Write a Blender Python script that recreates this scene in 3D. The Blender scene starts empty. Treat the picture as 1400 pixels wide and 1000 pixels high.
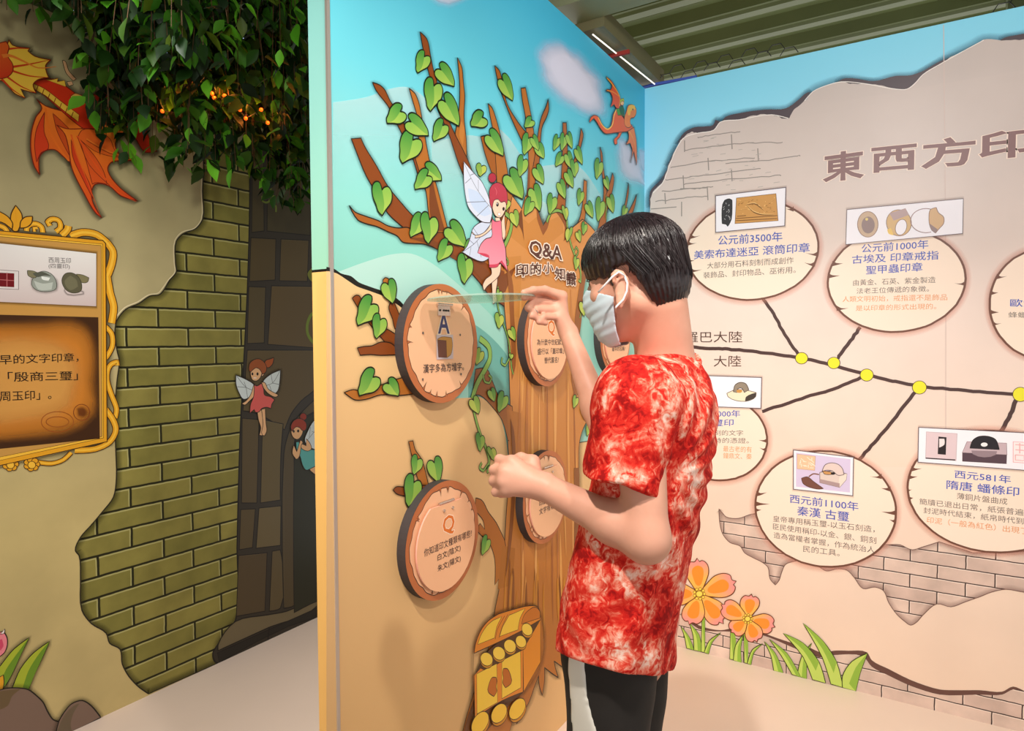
import bpy, math, random
import numpy as np
from mathutils import Vector, Matrix
from mathutils.geometry import tessellate_polygon

SC = bpy.context.scene
COL = SC.collection

# ------------------------------------------------------------------ camera
FPX = 889.44097
YAW, PIT, ROL = 0.55858, -0.03811, -0.00438
CAM = np.array([-2.98013, -1.11619, 1.45])
_fw = np.array([math.cos(YAW) * math.cos(PIT), math.sin(YAW) * math.cos(PIT), math.sin(PIT)])
_r = np.array([math.sin(YAW), -math.cos(YAW), 0.0])
_u = np.cross(_r, _fw)
CR = math.cos(ROL) * _r + math.sin(ROL) * _u
CU = -math.sin(ROL) * _r + math.cos(ROL) * _u
CF = _fw
cam_d = bpy.data.cameras.new('camera')
cam_d.sensor_width = 36.0
cam_d.lens = FPX / 1400 * 36
cam_d.clip_start = 0.02
cam = bpy.data.objects.new('camera', cam_d)
COL.objects.link(cam)
M4 = Matrix.Identity(4)
for i in range(3):
    M4[i][0], M4[i][1], M4[i][2], M4[i][3] = CR[i], CU[i], -CF[i], CAM[i]
cam.matrix_world = M4
SC.camera = cam

# ------------------------------------------------------------------ world, lamps, exposure
SC.view_settings.view_transform = 'Standard'
SC.view_settings.look = 'None'
SC.view_settings.gamma = 1.0
SC.view_settings.use_curve_mapping = False
SC.view_settings.exposure = 0.85
W = bpy.data.worlds.new('world')
SC.world = W
W.use_nodes = True
W.node_tree.nodes['Background'].inputs[0].default_value = (1.0, 0.97, 0.93, 1)
W.node_tree.nodes['Background'].inputs[1].default_value = 0.60


def lamp(name, kind, loc, target, energy, color, size=0.1, angle=90, blend=0.6):
    l = bpy.data.lights.new(name, kind)
    l.energy = energy
    l.color = color
    if kind == 'SPOT':
        l.spot_size = math.radians(angle)
        l.spot_blend = blend
        l.shadow_soft_size = size
    elif kind == 'AREA':
        l.size = size
    else:
        l.shadow_soft_size = size
    o = bpy.data.objects.new(name, l)
    COL.objects.link(o)
    o.location = loc
    o.rotation_euler = (Vector(target) - Vector(loc)).to_track_quat('-Z', 'Y').to_euler()
    return o


lamp('track_spot_mural', 'SPOT', (-2.45, -1.75, 2.7), (-1.05, 0.0, 1.45), 52, (1.0, 0.96, 0.90), 0.06, 75, 0.8)
lamp('track_spot_timeline', 'SPOT', (-2.6, -1.05, 2.62), (0.0, -1.0, 1.95), 70, (1.0, 0.94, 0.91), 0.06, 84, 0.9)
lamp('track_spot_low', 'SPOT', (-3.15, -0.9, 3.3), (-0.5, -0.5, 0.2), 146, (1.0, 0.92, 0.82), 0.05, 58, 0.8)
lamp('floor_fill', 'SPOT', (-0.45, -2.3, 3.1), (-0.45, -1.0, 0.0), 68, (1.0, 0.92, 0.82), 0.15, 44, 1.0)  # added fill that brightens the right-hand floor, no fixture behind it
lamp('track_spot_passage', 'SPOT', (-3.6, -0.1, 2.7), (-1.3, 1.30, 0.30), 82, (1.0, 0.95, 0.90), 0.15, 74, 1.0)
lamp('passage_fill', 'SPOT', (-2.3, 0.75, 2.75), (-1.0, 0.95, 0.0), 42, (1.0, 0.97, 0.95), 0.15, 85, 1.0)  # added fill to lift the passage floor, lamp itself unseen
lamp('leaf_fill', 'SPOT', (-2.6, -0.5, 2.2), (-1.5, 1.35, 2.3), 22, (0.95, 1.0, 0.85), 0.1, 50, 1.0)  # added fill so leaves and upper left wall come out brighter


# ------------------------------------------------------------------ basic helpers
def lin(c):
    o = []
    for v in c[:3]:
        v = max(0.0, min(255.0, v)) / 255.0
        o.append(v / 12.92 if v <= 0.04045 else ((v + 0.055) / 1.055) ** 2.4)
    return (o[0], o[1], o[2], (c[3] if len(c) > 3 else 1.0))


def newmat(name):
    m = bpy.data.materials.new(name)
    m.use_nodes = True
    return m, m.node_tree.nodes, m.node_tree.links, m.node_tree.nodes['Principled BSDF']


def simple(name, rgb, rough=0.5, metal=0.0, noise=0.0, nscale=20.0, bump=0.0, spec=0.5, emit=0.0):
    m, n, l, b = newmat(name)
    b.inputs['Roughness'].default_value = rough
    b.inputs['Metallic'].default_value = metal
    b.inputs['Specular IOR Level'].default_value = spec
    c = lin(rgb)
    b.inputs['Base Color'].default_value = c
    if noise > 0 or bump > 0:
        tc = n.new('ShaderNodeTexCoord')
        nt = n.new('ShaderNodeTexNoise')
        nt.inputs['Scale'].default_value = nscale
        nt.inputs['Detail'].default_value = 5
        l.new(tc.outputs['Object'], nt.inputs['Vector'])
        if noise > 0:
            mx = n.new('ShaderNodeMix')
            mx.data_type = 'RGBA'
            mx.inputs[6].default_value = tuple(v * (1 - noise) for v in c[:3]) + (1,)
            mx.inputs[7].default_value = tuple(min(1, v * (1 + noise)) for v in c[:3]) + (1,)
            l.new(nt.outputs['Fac'], mx.inputs[0])
            l.new(mx.outputs[2], b.inputs['Base Color'])
        if bump > 0:
            bp = n.new('ShaderNodeBump')
            bp.inputs['Strength'].default_value = bump
            bp.inputs['Distance'].default_value = 0.004
            l.new(nt.outputs['Fac'], bp.inputs['Height'])
            l.new(bp.outputs['Normal'], b.inputs['Normal'])
    if emit > 0:
        b.inputs['Emission Color'].default_value = c
        b.inputs['Emission Strength'].default_value = emit
    return m


def print_mat(name, soft=False, rough=0.42, spec=0.35, mottle=0.0):
    m, n, l, b = newmat(name)
    at_ = n.new('ShaderNodeAttribute')
    at_.attribute_name = 'Col'
    src = at_.outputs['Color']
    if mottle > 0:
        ge = n.new('ShaderNodeNewGeometry')
        nt = n.new('ShaderNodeTexNoise')
        nt.inputs['Scale'].default_value = 3.5
        nt.inputs['Detail'].default_value = 7
        l.new(ge.outputs['Position'], nt.inputs['Vector'])
        mr = n.new('ShaderNodeMapRange')
        mr.inputs[1].default_value = 0.3
        mr.inputs[2].default_value = 0.7
        mr.inputs[3].default_value = 1 - mottle
        mr.inputs[4].default_value = 1 + mottle
        l.new(nt.outputs['Fac'], mr.inputs[0])
        mx = n.new('ShaderNodeVectorMath')
        mx.operation = 'SCALE'
        l.new(src, mx.inputs[0])
        l.new(mr.outputs[0], mx.inputs['Scale'])
        src = mx.outputs[0]
    l.new(src, b.inputs['Base Color'])
    b.inputs['Roughness'].default_value = rough
    b.inputs['Specular IOR Level'].default_value = spec
    if soft:
        tr = n.new('ShaderNodeBsdfTransparent')
        mix = n.new('ShaderNodeMixShader')
        l.new(at_.outputs['Alpha'], mix.inputs[0])
        l.new(tr.outputs[0], mix.inputs[1])
        l.new(b.outputs[0], mix.inputs[2])
        l.new(mix.outputs[0], n['Material Output'].inputs['Surface'])
    return m


PRINT = print_mat('printed_vinyl')
PRINT_SOFT = print_mat('printed_vinyl_soft_edge', soft=True)
PRINT_PLASTER = print_mat('printed_vinyl_plaster', mottle=0.12)


def brick_mat(name, axis, c1, c2, cm, w, h, mort, off=(0, 0), light=None):
    """printed brickwork: position along the wall and height drive a brick pattern"""
    m, n, l, b = newmat(name)
    ge = n.new('ShaderNodeNewGeometry')
    sp = n.new('ShaderNodeSeparateXYZ')
    l.new(ge.outputs['Position'], sp.inputs[0])
    cb = n.new('ShaderNodeCombineXYZ')
    ad = n.new('ShaderNodeMath'); ad.operation = 'ADD'; ad.inputs[1].default_value = off[0]
    l.new(sp.outputs[axis], ad.inputs[0])
    az = n.new('ShaderNodeMath'); az.operation = 'ADD'; az.inputs[1].default_value = off[1]
    l.new(sp.outputs['Z'], az.inputs[0])
    l.new(ad.outputs[0], cb.inputs[0])
    l.new(az.outputs[0], cb.inputs[1])
    nw = n.new('ShaderNodeTexNoise')
    nw.inputs['Scale'].default_value = 25
    l.new(ge.outputs['Position'], nw.inputs['Vector'])
    wv = n.new('ShaderNodeVectorMath'); wv.operation = 'MULTIPLY_ADD'
    wv.inputs[1].default_value = (0.004, 0.004, 0)
    l.new(nw.outputs['Color'], wv.inputs[0])
    l.new(cb.outputs[0], wv.inputs[2])
    bt = n.new('ShaderNodeTexBrick')
    bt.inputs['Scale'].default_value = 1.0
    bt.inputs['Brick Width'].default_value = w
    bt.inputs['Row Height'].default_value = h
    bt.inputs['Mortar Size'].default_value = mort
    bt.inputs['Mortar Smooth'].default_value = 0.35
    bt.inputs['Color1'].default_value = lin(c1)
    bt.inputs['Color2'].default_value = lin(c2)
    bt.inputs['Mortar'].default_value = lin(cm)
    l.new(wv.outputs[0], bt.inputs['Vector'])
    nt = n.new('ShaderNodeTexNoise')
    nt.inputs['Scale'].default_value = 9
    nt.inputs['Detail'].default_value = 6
    l.new(ge.outputs['Position'], nt.inputs['Vector'])
    mr = n.new('ShaderNodeMapRange')
    mr.inputs[1].default_value = 0.3; mr.inputs[2].default_value = 0.7
    mr.inputs[3].default_value = 0.82; mr.inputs[4].default_value = 1.14
    l.new(nt.outputs['Fac'], mr.inputs[0])
    sc = n.new('ShaderNodeVectorMath'); sc.operation = 'SCALE'
    l.new(bt.outputs['Color'], sc.inputs[0])
    l.new(mr.outputs[0], sc.inputs['Scale'])
    out = sc.outputs[0]
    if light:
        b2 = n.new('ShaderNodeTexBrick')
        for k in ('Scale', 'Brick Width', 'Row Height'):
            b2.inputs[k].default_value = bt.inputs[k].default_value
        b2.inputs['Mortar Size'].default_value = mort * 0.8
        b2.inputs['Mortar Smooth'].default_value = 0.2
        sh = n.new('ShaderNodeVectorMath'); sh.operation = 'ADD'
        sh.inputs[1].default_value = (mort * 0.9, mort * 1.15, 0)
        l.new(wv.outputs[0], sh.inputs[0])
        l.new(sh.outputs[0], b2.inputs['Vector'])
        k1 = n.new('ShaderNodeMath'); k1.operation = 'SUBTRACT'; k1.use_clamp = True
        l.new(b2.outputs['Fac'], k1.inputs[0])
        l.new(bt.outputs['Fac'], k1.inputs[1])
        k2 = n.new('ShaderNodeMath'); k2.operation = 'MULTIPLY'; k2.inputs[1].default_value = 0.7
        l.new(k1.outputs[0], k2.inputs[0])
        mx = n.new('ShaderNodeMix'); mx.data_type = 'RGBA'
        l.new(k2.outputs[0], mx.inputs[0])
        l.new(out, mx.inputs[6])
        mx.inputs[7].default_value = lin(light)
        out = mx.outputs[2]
    l.new(out, b.inputs['Base Color'])
    b.inputs['Roughness'].default_value = 0.5
    b.inputs['Specular IOR Level'].default_value = 0.25
    return m


def mk(name, verts, faces, mat, parent=None, cols=None, smooth=False, fmat=None):
    me = bpy.data.meshes.new(name)
    me.from_pydata([tuple(v) for v in verts], [], [tuple(f) for f in faces])
    for m in (mat if isinstance(mat, (list, tuple)) else [mat]):
        me.materials.append(m)
    if cols is not None:
        ca = me.color_attributes.new('Col', 'FLOAT_COLOR', 'POINT')
        ca.data.foreach_set('color', np.asarray(cols, dtype=np.float32).ravel())
    if fmat is not None:
        me.polygons.foreach_set('material_index', np.asarray(fmat, dtype=np.int32))
    if smooth:
        me.polygons.foreach_set('use_smooth', [True] * len(me.polygons))
    me.update()
    o = bpy.data.objects.new(name, me)
    COL.objects.link(o)
    if parent is not None:
        o.parent = parent
    return o


def thing(name, label, cat, loc=(0, 0, 0), group=None):
    o = bpy.data.objects.new(name, None)
    o.empty_display_size = 0.1
    COL.objects.link(o)
    o.location = loc
    o['label'] = label
    o['category'] = cat
    if group:
        o['group'] = group
    return o


def tag(o, label=None, cat=None, group=None, kind=None):
    if label: o['label'] = label
    if cat: o['category'] = cat
    if group: o['group'] = group
    if kind: o['kind'] = kind
    return o


def box_v(x0, x1, y0, y1, z0, z1):
    v = [(x0, y0, z0), (x1, y0, z0), (x1, y1, z0), (x0, y1, z0), (x0, y0, z1), (x1, y0, z1), (x1, y1, z1), (x0, y1, z1)]
    f = [(0, 3, 2, 1), (4, 5, 6, 7), (0, 1, 5, 4), (1, 2, 6, 5), (2, 3, 7, 6), (3, 0, 4, 7)]
    return v, f


def tube(points, r, seg=8, closed=False):
    """round tube through points; r a number or a list"""
    P = [Vector(p) for p in points]
    n = len(P)
    rs = r if isinstance(r, (list, tuple)) else [r] * n
    V, Fc = [], []
    prev = None
    for i in range(n):
        a = P[(i - 1) % n] if (closed or i > 0) else P[i]
        b = P[(i + 1) % n] if (closed or i < n - 1) else P[i]
        t = (b - a).normalized()
        if prev is None:
            s = t.orthogonal().normalized()
        else:
            s = (prev - t * prev.dot(t))
            s = s.normalized() if s.length > 1e-6 else t.orthogonal().normalized()
        prev = s
        q = t.cross(s)
        for k in range(seg):
            an = 2 * math.pi * k / seg
            V.append(P[i] + (s * math.cos(an) + q * math.sin(an)) * rs[i])
    for i in range(n if closed else n - 1):
        j = (i + 1) % n
        for k in range(seg):
            k2 = (k + 1) % seg
            Fc.append((i * seg + k, i * seg + k2, j * seg + k2, j * seg + k))
    if not closed:
        Fc.append(tuple(range(seg))[::-1])
        Fc.append(tuple((n - 1) * seg + k for k in range(seg)))
    return V, Fc


def join(parts):
    V, Fc = [], []
    for v, f in parts:
        b = len(V)
        V += list(v)
        Fc += [tuple(i + b for i in q) for q in f]
    return V, Fc


def ray(x, y):
    return CF + (x - 700) / FPX * CR - (y - 500) / FPX * CU


def at(x, y, z):
    return CAM + z * ray(x, y)


# ------------------------------------------------------------------ printed artwork laid flat on a wall
DM = 1.54221           # left wall plane y
HW = 2.637             # wall height
LM = 1.95649           # length of the middle wall


class Wall:
    top = 0.0006

    def __init__(s, o, eu, ev, n):
        s.o, s.eu, s.ev, s.n = (np.array(q, float) for q in (o, eu, ev, n))

    def P(s, p):
        d = ray(p[0], p[1])
        t = ((s.o - CAM) @ s.n) / (d @ s.n)
        q = CAM + t * d - s.o
        return (q @ s.eu, q @ s.ev, t)


class Flat:
    """local sheet coordinates in metres"""
    def __init__(s, o=(0, 0, 0)):
        s.o = np.array(o, float)
        s.eu, s.ev, s.n = np.array([1., 0, 0]), np.array([0., 0, 1]), np.array([0., -1, 0])

    def P(s, p):
        return (p[0], p[1], FPX)


WM = Wall((0, 0, 0), (1, 0, 0), (0, 0, 1), (0, -1, 0))
WR = Wall((0, 0, 0), (0, -1, 0), (0, 0, 1), (-1, 0, 0))
WL = Wall((0, DM, 0), (1, 0, 0), (0, 0, 1), (0, -1, 0))


def pp(s):
    """'x,y x,y!' -> list of (x, y, sharp)"""
    if not isinstance(s, str):
        return [(p[0], p[1], (p[2] if len(p) > 2 else 0)) for p in s]
    out = []
    for w in s.split():
        sh = w.endswith('!')
        a, b = w.rstrip('!').split(',')
        out.append((float(a), float(b), 1 if sh else 0))
    return out


def spline(pts, closed, sub=4):
    n = len(pts)
    if n < 3:
        return [(p[0], p[1]) for p in pts]
    P = [np.array(p[:2]) for p in pts]
    T = []
    for i in range(n):
        if not closed and i in (0, n - 1):
            T.append((np.zeros(2), np.zeros(2)))
            continue
        a, b, c = P[i - 1], P[i], P[(i + 1) % n]
        d1, d2 = b - a, c - b
        l1, l2 = np.linalg.norm(d1) + 1e-9, np.linalg.norm(d2) + 1e-9
        cs = (d1 @ d2) / (l1 * l2)
        if pts[i][2] or cs < 0.25:
            T.append((np.zeros(2), np.zeros(2)))
        else:
            t = d1 / l1 + d2 / l2
            t = t / (np.linalg.norm(t) + 1e-9)
            T.append((t * l1, t * l2))
    out = []
    rng = range(n if closed else n - 1)
    for i in rng:
        j = (i + 1) % n
        m0, m1 = T[i][1], T[j][0]
        straight = not m0.any() and not m1.any()
        for k in range(1 if straight else sub):
            t = k / sub
            h00, h10 = 2 * t**3 - 3 * t**2 + 1, t**3 - 2 * t**2 + t
            h01, h11 = -2 * t**3 + 3 * t**2, t**3 - t**2
            out.append(tuple(h00 * P[i] + h10 * m0 * 0.9 + h01 * P[j] + h11 * m1 * 0.9))
    if not closed:
        out.append(tuple(P[-1]))
    return out


def rough(pts, amp, seed=1, step=4.0):
    """ragged version of a smooth outline"""
    rr = random.Random(seed)
    P = spline(pp(pts), True, 5)
    out = []
    n = len(P)
    for i in range(n):
        a, b = np.array(P[i]), np.array(P[(i + 1) % n])
        m = max(1, int(np.linalg.norm(b - a) / step))
        for k in range(m):
            q = a + (b - a) * k / m
            out.append((q[0] + rr.uniform(-amp, amp), q[1] + rr.uniform(-amp, amp), 0))
    return out


def grad(c, p):
    if c[0] != 'g':
        return lin(c)
    _, c1, c2, a, b = c
    d = np.array(b, float) - np.array(a, float)
    t = max(0., min(1., ((np.array(p[:2]) - np.array(a)) @ d) / (d @ d)))
    A, B = lin(c1), lin(c2)
    return tuple(A[i] * (1 - t) + B[i] * t for i in range(4))


STEP = 0.00005
WSTEP = 0.00001


class Art:
    def __init__(s, wall, lift=0.0005):
        s.w, s.lift = wall, lift
        s.step = STEP
        if isinstance(wall, Wall):
            s.lift, s.step = wall.top, WSTEP
        s.V, s.F, s.C, s.soft = [], [], [], []

    def _raw(s, uv, faces, cols, soft=0):
        b = len(s.V)
        for (u, v) in uv:
            s.V.append(s.w.o + s.w.eu * u + s.w.ev * v + s.w.n * s.lift)
        s.C += list(cols)
        s.F += [tuple(i + b for i in f) for f in faces]
        s.soft += [soft] * len(faces)
        s.lift += s.step
        if isinstance(s.w, Wall):
            s.w.top = max(s.w.top, s.lift)

    def poly(s, pts, col, ol=0, oc=(25, 20, 15), smooth=True, sub=4):
        P = spline(pp(pts), True, sub) if smooth else [(p[0], p[1]) for p in pp(pts)]
        uv = [s.w.P(p) for p in P]
        tri = tessellate_polygon([[Vector((u[0], u[1], 0)) for u in uv]])
        s._raw([u[:2] for u in uv], tri, [grad(col, p) for p in P], 1 if len(grad(col, P[0])) > 3 and grad(col, P[0])[3] < 1 else 0)
        if ol:
            s.stroke(P, ol, oc, closed=True, raw=True)
        return s

    def stroke(s, pts, w, col, closed=False, raw=False, taper=None, sub=4):
        P = pts if raw else spline(pp(pts), closed, sub)
        n = len(P)
        if n < 2:
            return s
        uv, cols = [], []
        Q = [s.w.P(p) for p in P]
        q2 = [np.array(q[:2]) for q in Q]
        for i in range(n):
            a = q2[i - 1] if (closed or i > 0) else q2[i]
            c = q2[(i + 1) % n] if (closed or i < n - 1) else q2[i]
            d1, d2 = q2[i] - a, c - q2[i]
            l1, l2 = np.linalg.norm(d1), np.linalg.norm(d2)
            t = (d1 / l1 if l1 > 1e-9 else 0) + (d2 / l2 if l2 > 1e-9 else 0)
            if np.ndim(t) == 0:
                t = np.array([1., 0.])
            lt = np.linalg.norm(t)
            t = t / lt if lt > 1e-6 else np.array([1., 0.])
            nn = np.array([-t[1], t[0]])
            f = i / max(1, n - 1)
            ww = w
            if taper == 'both':
                ww = w * max(0.08, math.sin(math.pi * f))
            elif taper == 'end':
                ww = w * (1 - 0.92 * f)
            elif taper == 'start':
                ww = w * (0.08 + 0.92 * f)
            h = ww * 0.5 * Q[i][2] / FPX
            uv += [tuple(q2[i] + nn * h), tuple(q2[i] - nn * h)]
            cc = grad(col, P[i])
            cols += [cc, cc]
        fc = [(2 * i, 2 * i + 1, 2 * ((i + 1) % n) + 1, 2 * ((i + 1) % n)) for i in range(n if closed else n - 1)]
        s._raw(uv, fc, cols)
        return s

    def halo(s, pts, w, col, alpha=0.55, inner=False, smooth=True):
        """printed soft airbrushed border around a shape: ring that fades out over w pixels"""
        P = spline(pp(pts), True, 3) if smooth else [(p[0], p[1]) for p in pp(pts)]
        n = len(P)
        A = 0.5 * sum(P[i][0] * P[(i + 1) % n][1] - P[(i + 1) % n][0] * P[i][1] for i in range(n))
        sg = 1 if A > 0 else -1
        if inner:
            sg = -sg
        out = []
        for i in range(n):
            a, b = np.array(P[i - 1]), np.array(P[(i + 1) % n])
            t = b - a
            t = t / (np.linalg.norm(t) + 1e-9)
            out.append((P[i][0] + t[1] * w * sg, P[i][1] - t[0] * w * sg))
        uv = [s.w.P(p)[:2] for p in P] + [s.w.P(p)[:2] for p in out]
        c = lin(col)
        cols = [c[:3] + (alpha,)] * n + [c[:3] + (0.0,)] * n
        s._raw(uv, [(i, (i + 1) % n, n + (i + 1) % n, n + i) for i in range(n)], cols, 1)
        return s

    def cloud(s, pts, w, col, alpha):
        P = [np.array(p) for p in spline(pp(pts), True, 3)]
        n = len(P)
        g = sum(P) / n
        c = lin(col)[:3]
        rr = random.Random(int(g[0] * 7 + g[1]))
        jit = [rr.uniform(-1, 1) for _ in range(n)]
        jit = [(jit[i - 1] + jit[i] * 2 + jit[(i + 1) % n]) / 4 for i in range(n)]
        rings, al = [], []
        for k, (f, a_) in enumerate(((0.45, 1), (0.72, .97), (0.9, .75), (1.0, .42), (1.0, .14), (1.0, 0.0))):
            ring = []
            for i, p in enumerate(P):
                d = p - g
                L = np.linalg.norm(d) + 1e-6
                ring.append(tuple(g + d * f + d / L * (w * (0, 0, .1, .25, .65, 1.1)[k] + jit[i] * w * .35 * (k > 1))))
            rings.append(ring); al.append(a_ * alpha)
        uv = [s.w.P(g)[:2]] + [s.w.P(p)[:2] for r in rings for p in r]
        cols = [c + (alpha,)] + [c + (al[k],) for k in range(len(rings)) for _ in range(n)]
        fc = [(0, 1 + i, 1 + (i + 1) % n) for i in range(n)]
        for k in range(len(rings) - 1):
            a0, b0 = 1 + k * n, 1 + (k + 1) * n
            fc += [(a0 + i, a0 + (i + 1) % n, b0 + (i + 1) % n, b0 + i) for i in range(n)]
        s._raw(uv, fc, cols, 1)
        return s

    def disc(s, cx, cy, rx, ry, col, ol=0, oc=(25, 20, 15), rot=0.0, n=28):
        c, sn = math.cos(rot), math.sin(rot)
        P = []
        for k in range(n):
            a = 2 * math.pi * k / n
            x, y = rx * math.cos(a), ry * math.sin(a)
            P.append((cx + x * c - y * sn, cy + x * sn + y * c))
        return s.poly(P, col, ol, oc, smooth=False)

    def text(s, body, pl, pr, hpx, col, bold=0.0, glow=None, gw=0.05, shear=0.0):
        cu = bpy.data.curves.new('lettering', 'FONT')
        cu.body = body
        cu.resolution_u = 2
        cu.offset = 0.0
        cu.shear = shear
        o = bpy.data.objects.new('lettering', cu)
        COL.objects.link(o)

        def grab():
            dg = bpy.context.evaluated_depsgraph_get()
            m = bpy.data.meshes.new_from_object(o.evaluated_get(dg))
            v = [tuple(q.co) for q in m.vertices]
            f = [tuple(q.vertices) for q in m.polygons]
            bpy.data.meshes.remove(m)
            return v, f
        v, f = grab()
        if v:
            xs, ys = [q[0] for q in v], [q[1] for q in v]
            x0, x1, y0, y1 = min(xs), max(xs), min(ys), max(ys)
            a, b = s.w.P(pl), s.w.P(pr)
            ha = s.w.P((pl[0], pl[1] - hpx))[1] - a[1] if not isinstance(s.w, Flat) else hpx
            hb = s.w.P((pr[0], pr[1] - hpx))[1] - b[1] if not isinstance(s.w, Flat) else hpx
            h = 0.5 * (ha + hb)

            def put(v, f, c):
                uv = []
                for q in v:
                    tx = (q[0] - x0) / (x1 - x0)
                    ty = (q[1] - y0) / (y1 - y0)
                    uv.append((a[0] + (b[0] - a[0]) * tx, a[1] + (b[1] - a[1]) * tx + h * ty))
                s._raw(uv, f, [lin(c)] * len(v))
            def rim(wd):
                # a band of even width grown outward from every glyph outline
                seen = {}
                for q in f:
                    for i in range(len(q)):
                        e = (q[i], q[(i + 1) % len(q)])
                        seen[e] = seen.get(e, 0) + 1
                edges = [e for e in seen if (e[1], e[0]) not in seen]
                nrm = {}
                for (i, j) in edges:
                    d = np.array(v[j][:2]) - np.array(v[i][:2])
                    L = np.linalg.norm(d)
                    if L < 1e-7: continue
                    nn = np.array([d[1], -d[0]]) / L
                    nrm.setdefault(i, []).append(nn)
                    nrm.setdefault(j, []).append(nn)
                out = {}
                for i, ns in nrm.items():
                    m_ = sum(ns)
                    L = np.linalg.norm(m_)
                    if L < 1e-6:
                        m_ = ns[0]
                    else:
                        m_ = m_ / L
                        m_ = m_ / max(0.6, float(m_ @ ns[0]))
                    out[i] = np.array(v[i][:2]) + m_ * wd
                rv, rf = [], []
                for (i, j) in edges:
                    if i not in out or j not in out: continue
                    b0 = len(rv)
                    rv += [tuple(v[i][:2]), tuple(v[j][:2]), tuple(out[j]), tuple(out[i])]
                    rf.append((b0, b0 + 1, b0 + 2, b0 + 3))
                return rv, rf
            if glow:
                g = rim(bold + gw)
                put(g[0], g[1], glow)
                put(v, f, glow)
            put(v, f, col)
            if bold > 0.003:
                g = rim(bold)
                put(g[0], g[1], col)
        bpy.data.objects.remove(o)
        bpy.data.curves.remove(cu)
        return s

    def build(s, name, parent, label=None, mat=None):
        has = any(s.soft)
        o = mk(name, s.V, s.F, [mat or PRINT, PRINT_SOFT] if has else (mat or PRINT), parent, s.C, fmat=s.soft if has else None)
        if label:
            o['label'] = label
        return o


def sheet(name, wall, u0, u1, v0, v1, thick, front_grid, colfun, mat, side_mat):
    """solid wall slab whose front carries a printed colour grid"""
    nu, nv = front_grid
    V, Fc, C, fm = [], [], [], []
    for j in range(nv + 1):
        for i in range(nu + 1):
            u, v = u0 + (u1 - u0) * i / nu, v0 + (v1 - v0) * j / nv
            V.append(wall.o + wall.eu * u + wall.ev * v)
            C.append(colfun(u, v))
    for j in range(nv):
        for i in range(nu):
            a = j * (nu + 1) + i
            Fc.append((a, a + 1, a + nu + 2, a + nu + 1)); fm.append(0)
    b = len(V)
    for (u, v) in ((u0, v0), (u1, v0), (u1, v1), (u0, v1)):
        for d in (0.0, -thick):
            V.append(wall.o + wall.eu * u + wall.ev * v + wall.n * d); C.append((.3, .28, .26, 1))
    for k in range(4):
        k2 = (k + 1) % 4
        Fc.append((b + 2 * k, b + 2 * k + 1, b + 2 * k2 + 1, b + 2 * k2)); fm.append(1)
    Fc.append((b + 1, b + 3, b + 5, b + 7)); fm.append(1)
    o = mk(name, V, Fc, [mat, side_mat], None, C, fmat=fm)
    o['kind'] = 'structure'
    return o


def lerp_stops(stops, t):
    if t <= stops[0][0]:
        return lin(stops[0][1])
    for (a, ca), (b, cb) in zip(stops, stops[1:]):
        if t <= b:
            f = (t - a) / (b - a)
            A, B = lin(ca), lin(cb)
            return tuple(A[i] * (1 - f) + B[i] * f for i in range(3)) + (1.0,)
    return lin(stops[-1][1])


PANEL = simple('panel_board', (150, 145, 135), 0.7, noise=0.05)
#@@SETTING
# ------------------------------------------------------------------ floor and ceiling
FLOOR_M = simple('floor_vinyl', (230, 208, 192), 0.45, noise=0.03, nscale=6, spec=0.35)
v, f = box_v(-7.5, 0.06, -5.5, 5.0, -0.05, 0.0)
tag(mk('floor', v, f, FLOOR_M), kind='structure')

DECK = simple('painted_steel_deck', (96, 106, 62), 0.35, noise=0.2, nscale=3, spec=0.5)
BEAM = simple('painted_steel_beam', (128, 136, 104), 0.45, noise=0.08, nscale=4)
DUCT = simple('cable_tray_paint', (104, 100, 70), 0.5, noise=0.06, nscale=5)
SLATE = simple('grey_blue_soffit', (112, 116, 136), 0.6, noise=0.05)
# corrugated roof deck: ribs run along y
prof = []
x = -7.5
while x < 4.5:
    prof += [(x, 3.40), (x + 0.050, 3.40), (x + 0.060, 3.415), (x + 0.095, 3.415), (x + 0.13, 3.475), (x + 0.19, 3.475), (x + 0.20, 3.465), (x + 0.215, 3.475), (x + 0.275, 3.475), (x + 0.31, 3.415), (x + 0.33, 3.415)]
    x += 0.345
V, Fc = [], []
for yy in (-5.5, 5.0):
    for p in prof:
        V.append((p[0], yy, p[1]))
for yy in (-5.5, 5.0):
    for p in prof:
        V.append((p[0], yy, p[1] + 0.02))
n = len(prof)
for i in range(n - 1):
    Fc.append((i, i + 1, n + i + 1, n + i))
    Fc.append((2 * n + i, 3 * n + i, 3 * n + i + 1, 2 * n + i + 1))
tag(mk('ceiling', V, Fc, DECK), kind='structure')


def strut(name, x0, x1, y0, y1, z0, z1, m, kind='structure'):
    v, f = box_v(x0, x1, y0, y1, z0, z1)
    return tag(mk(name, v, f, m), kind=kind)


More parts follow.
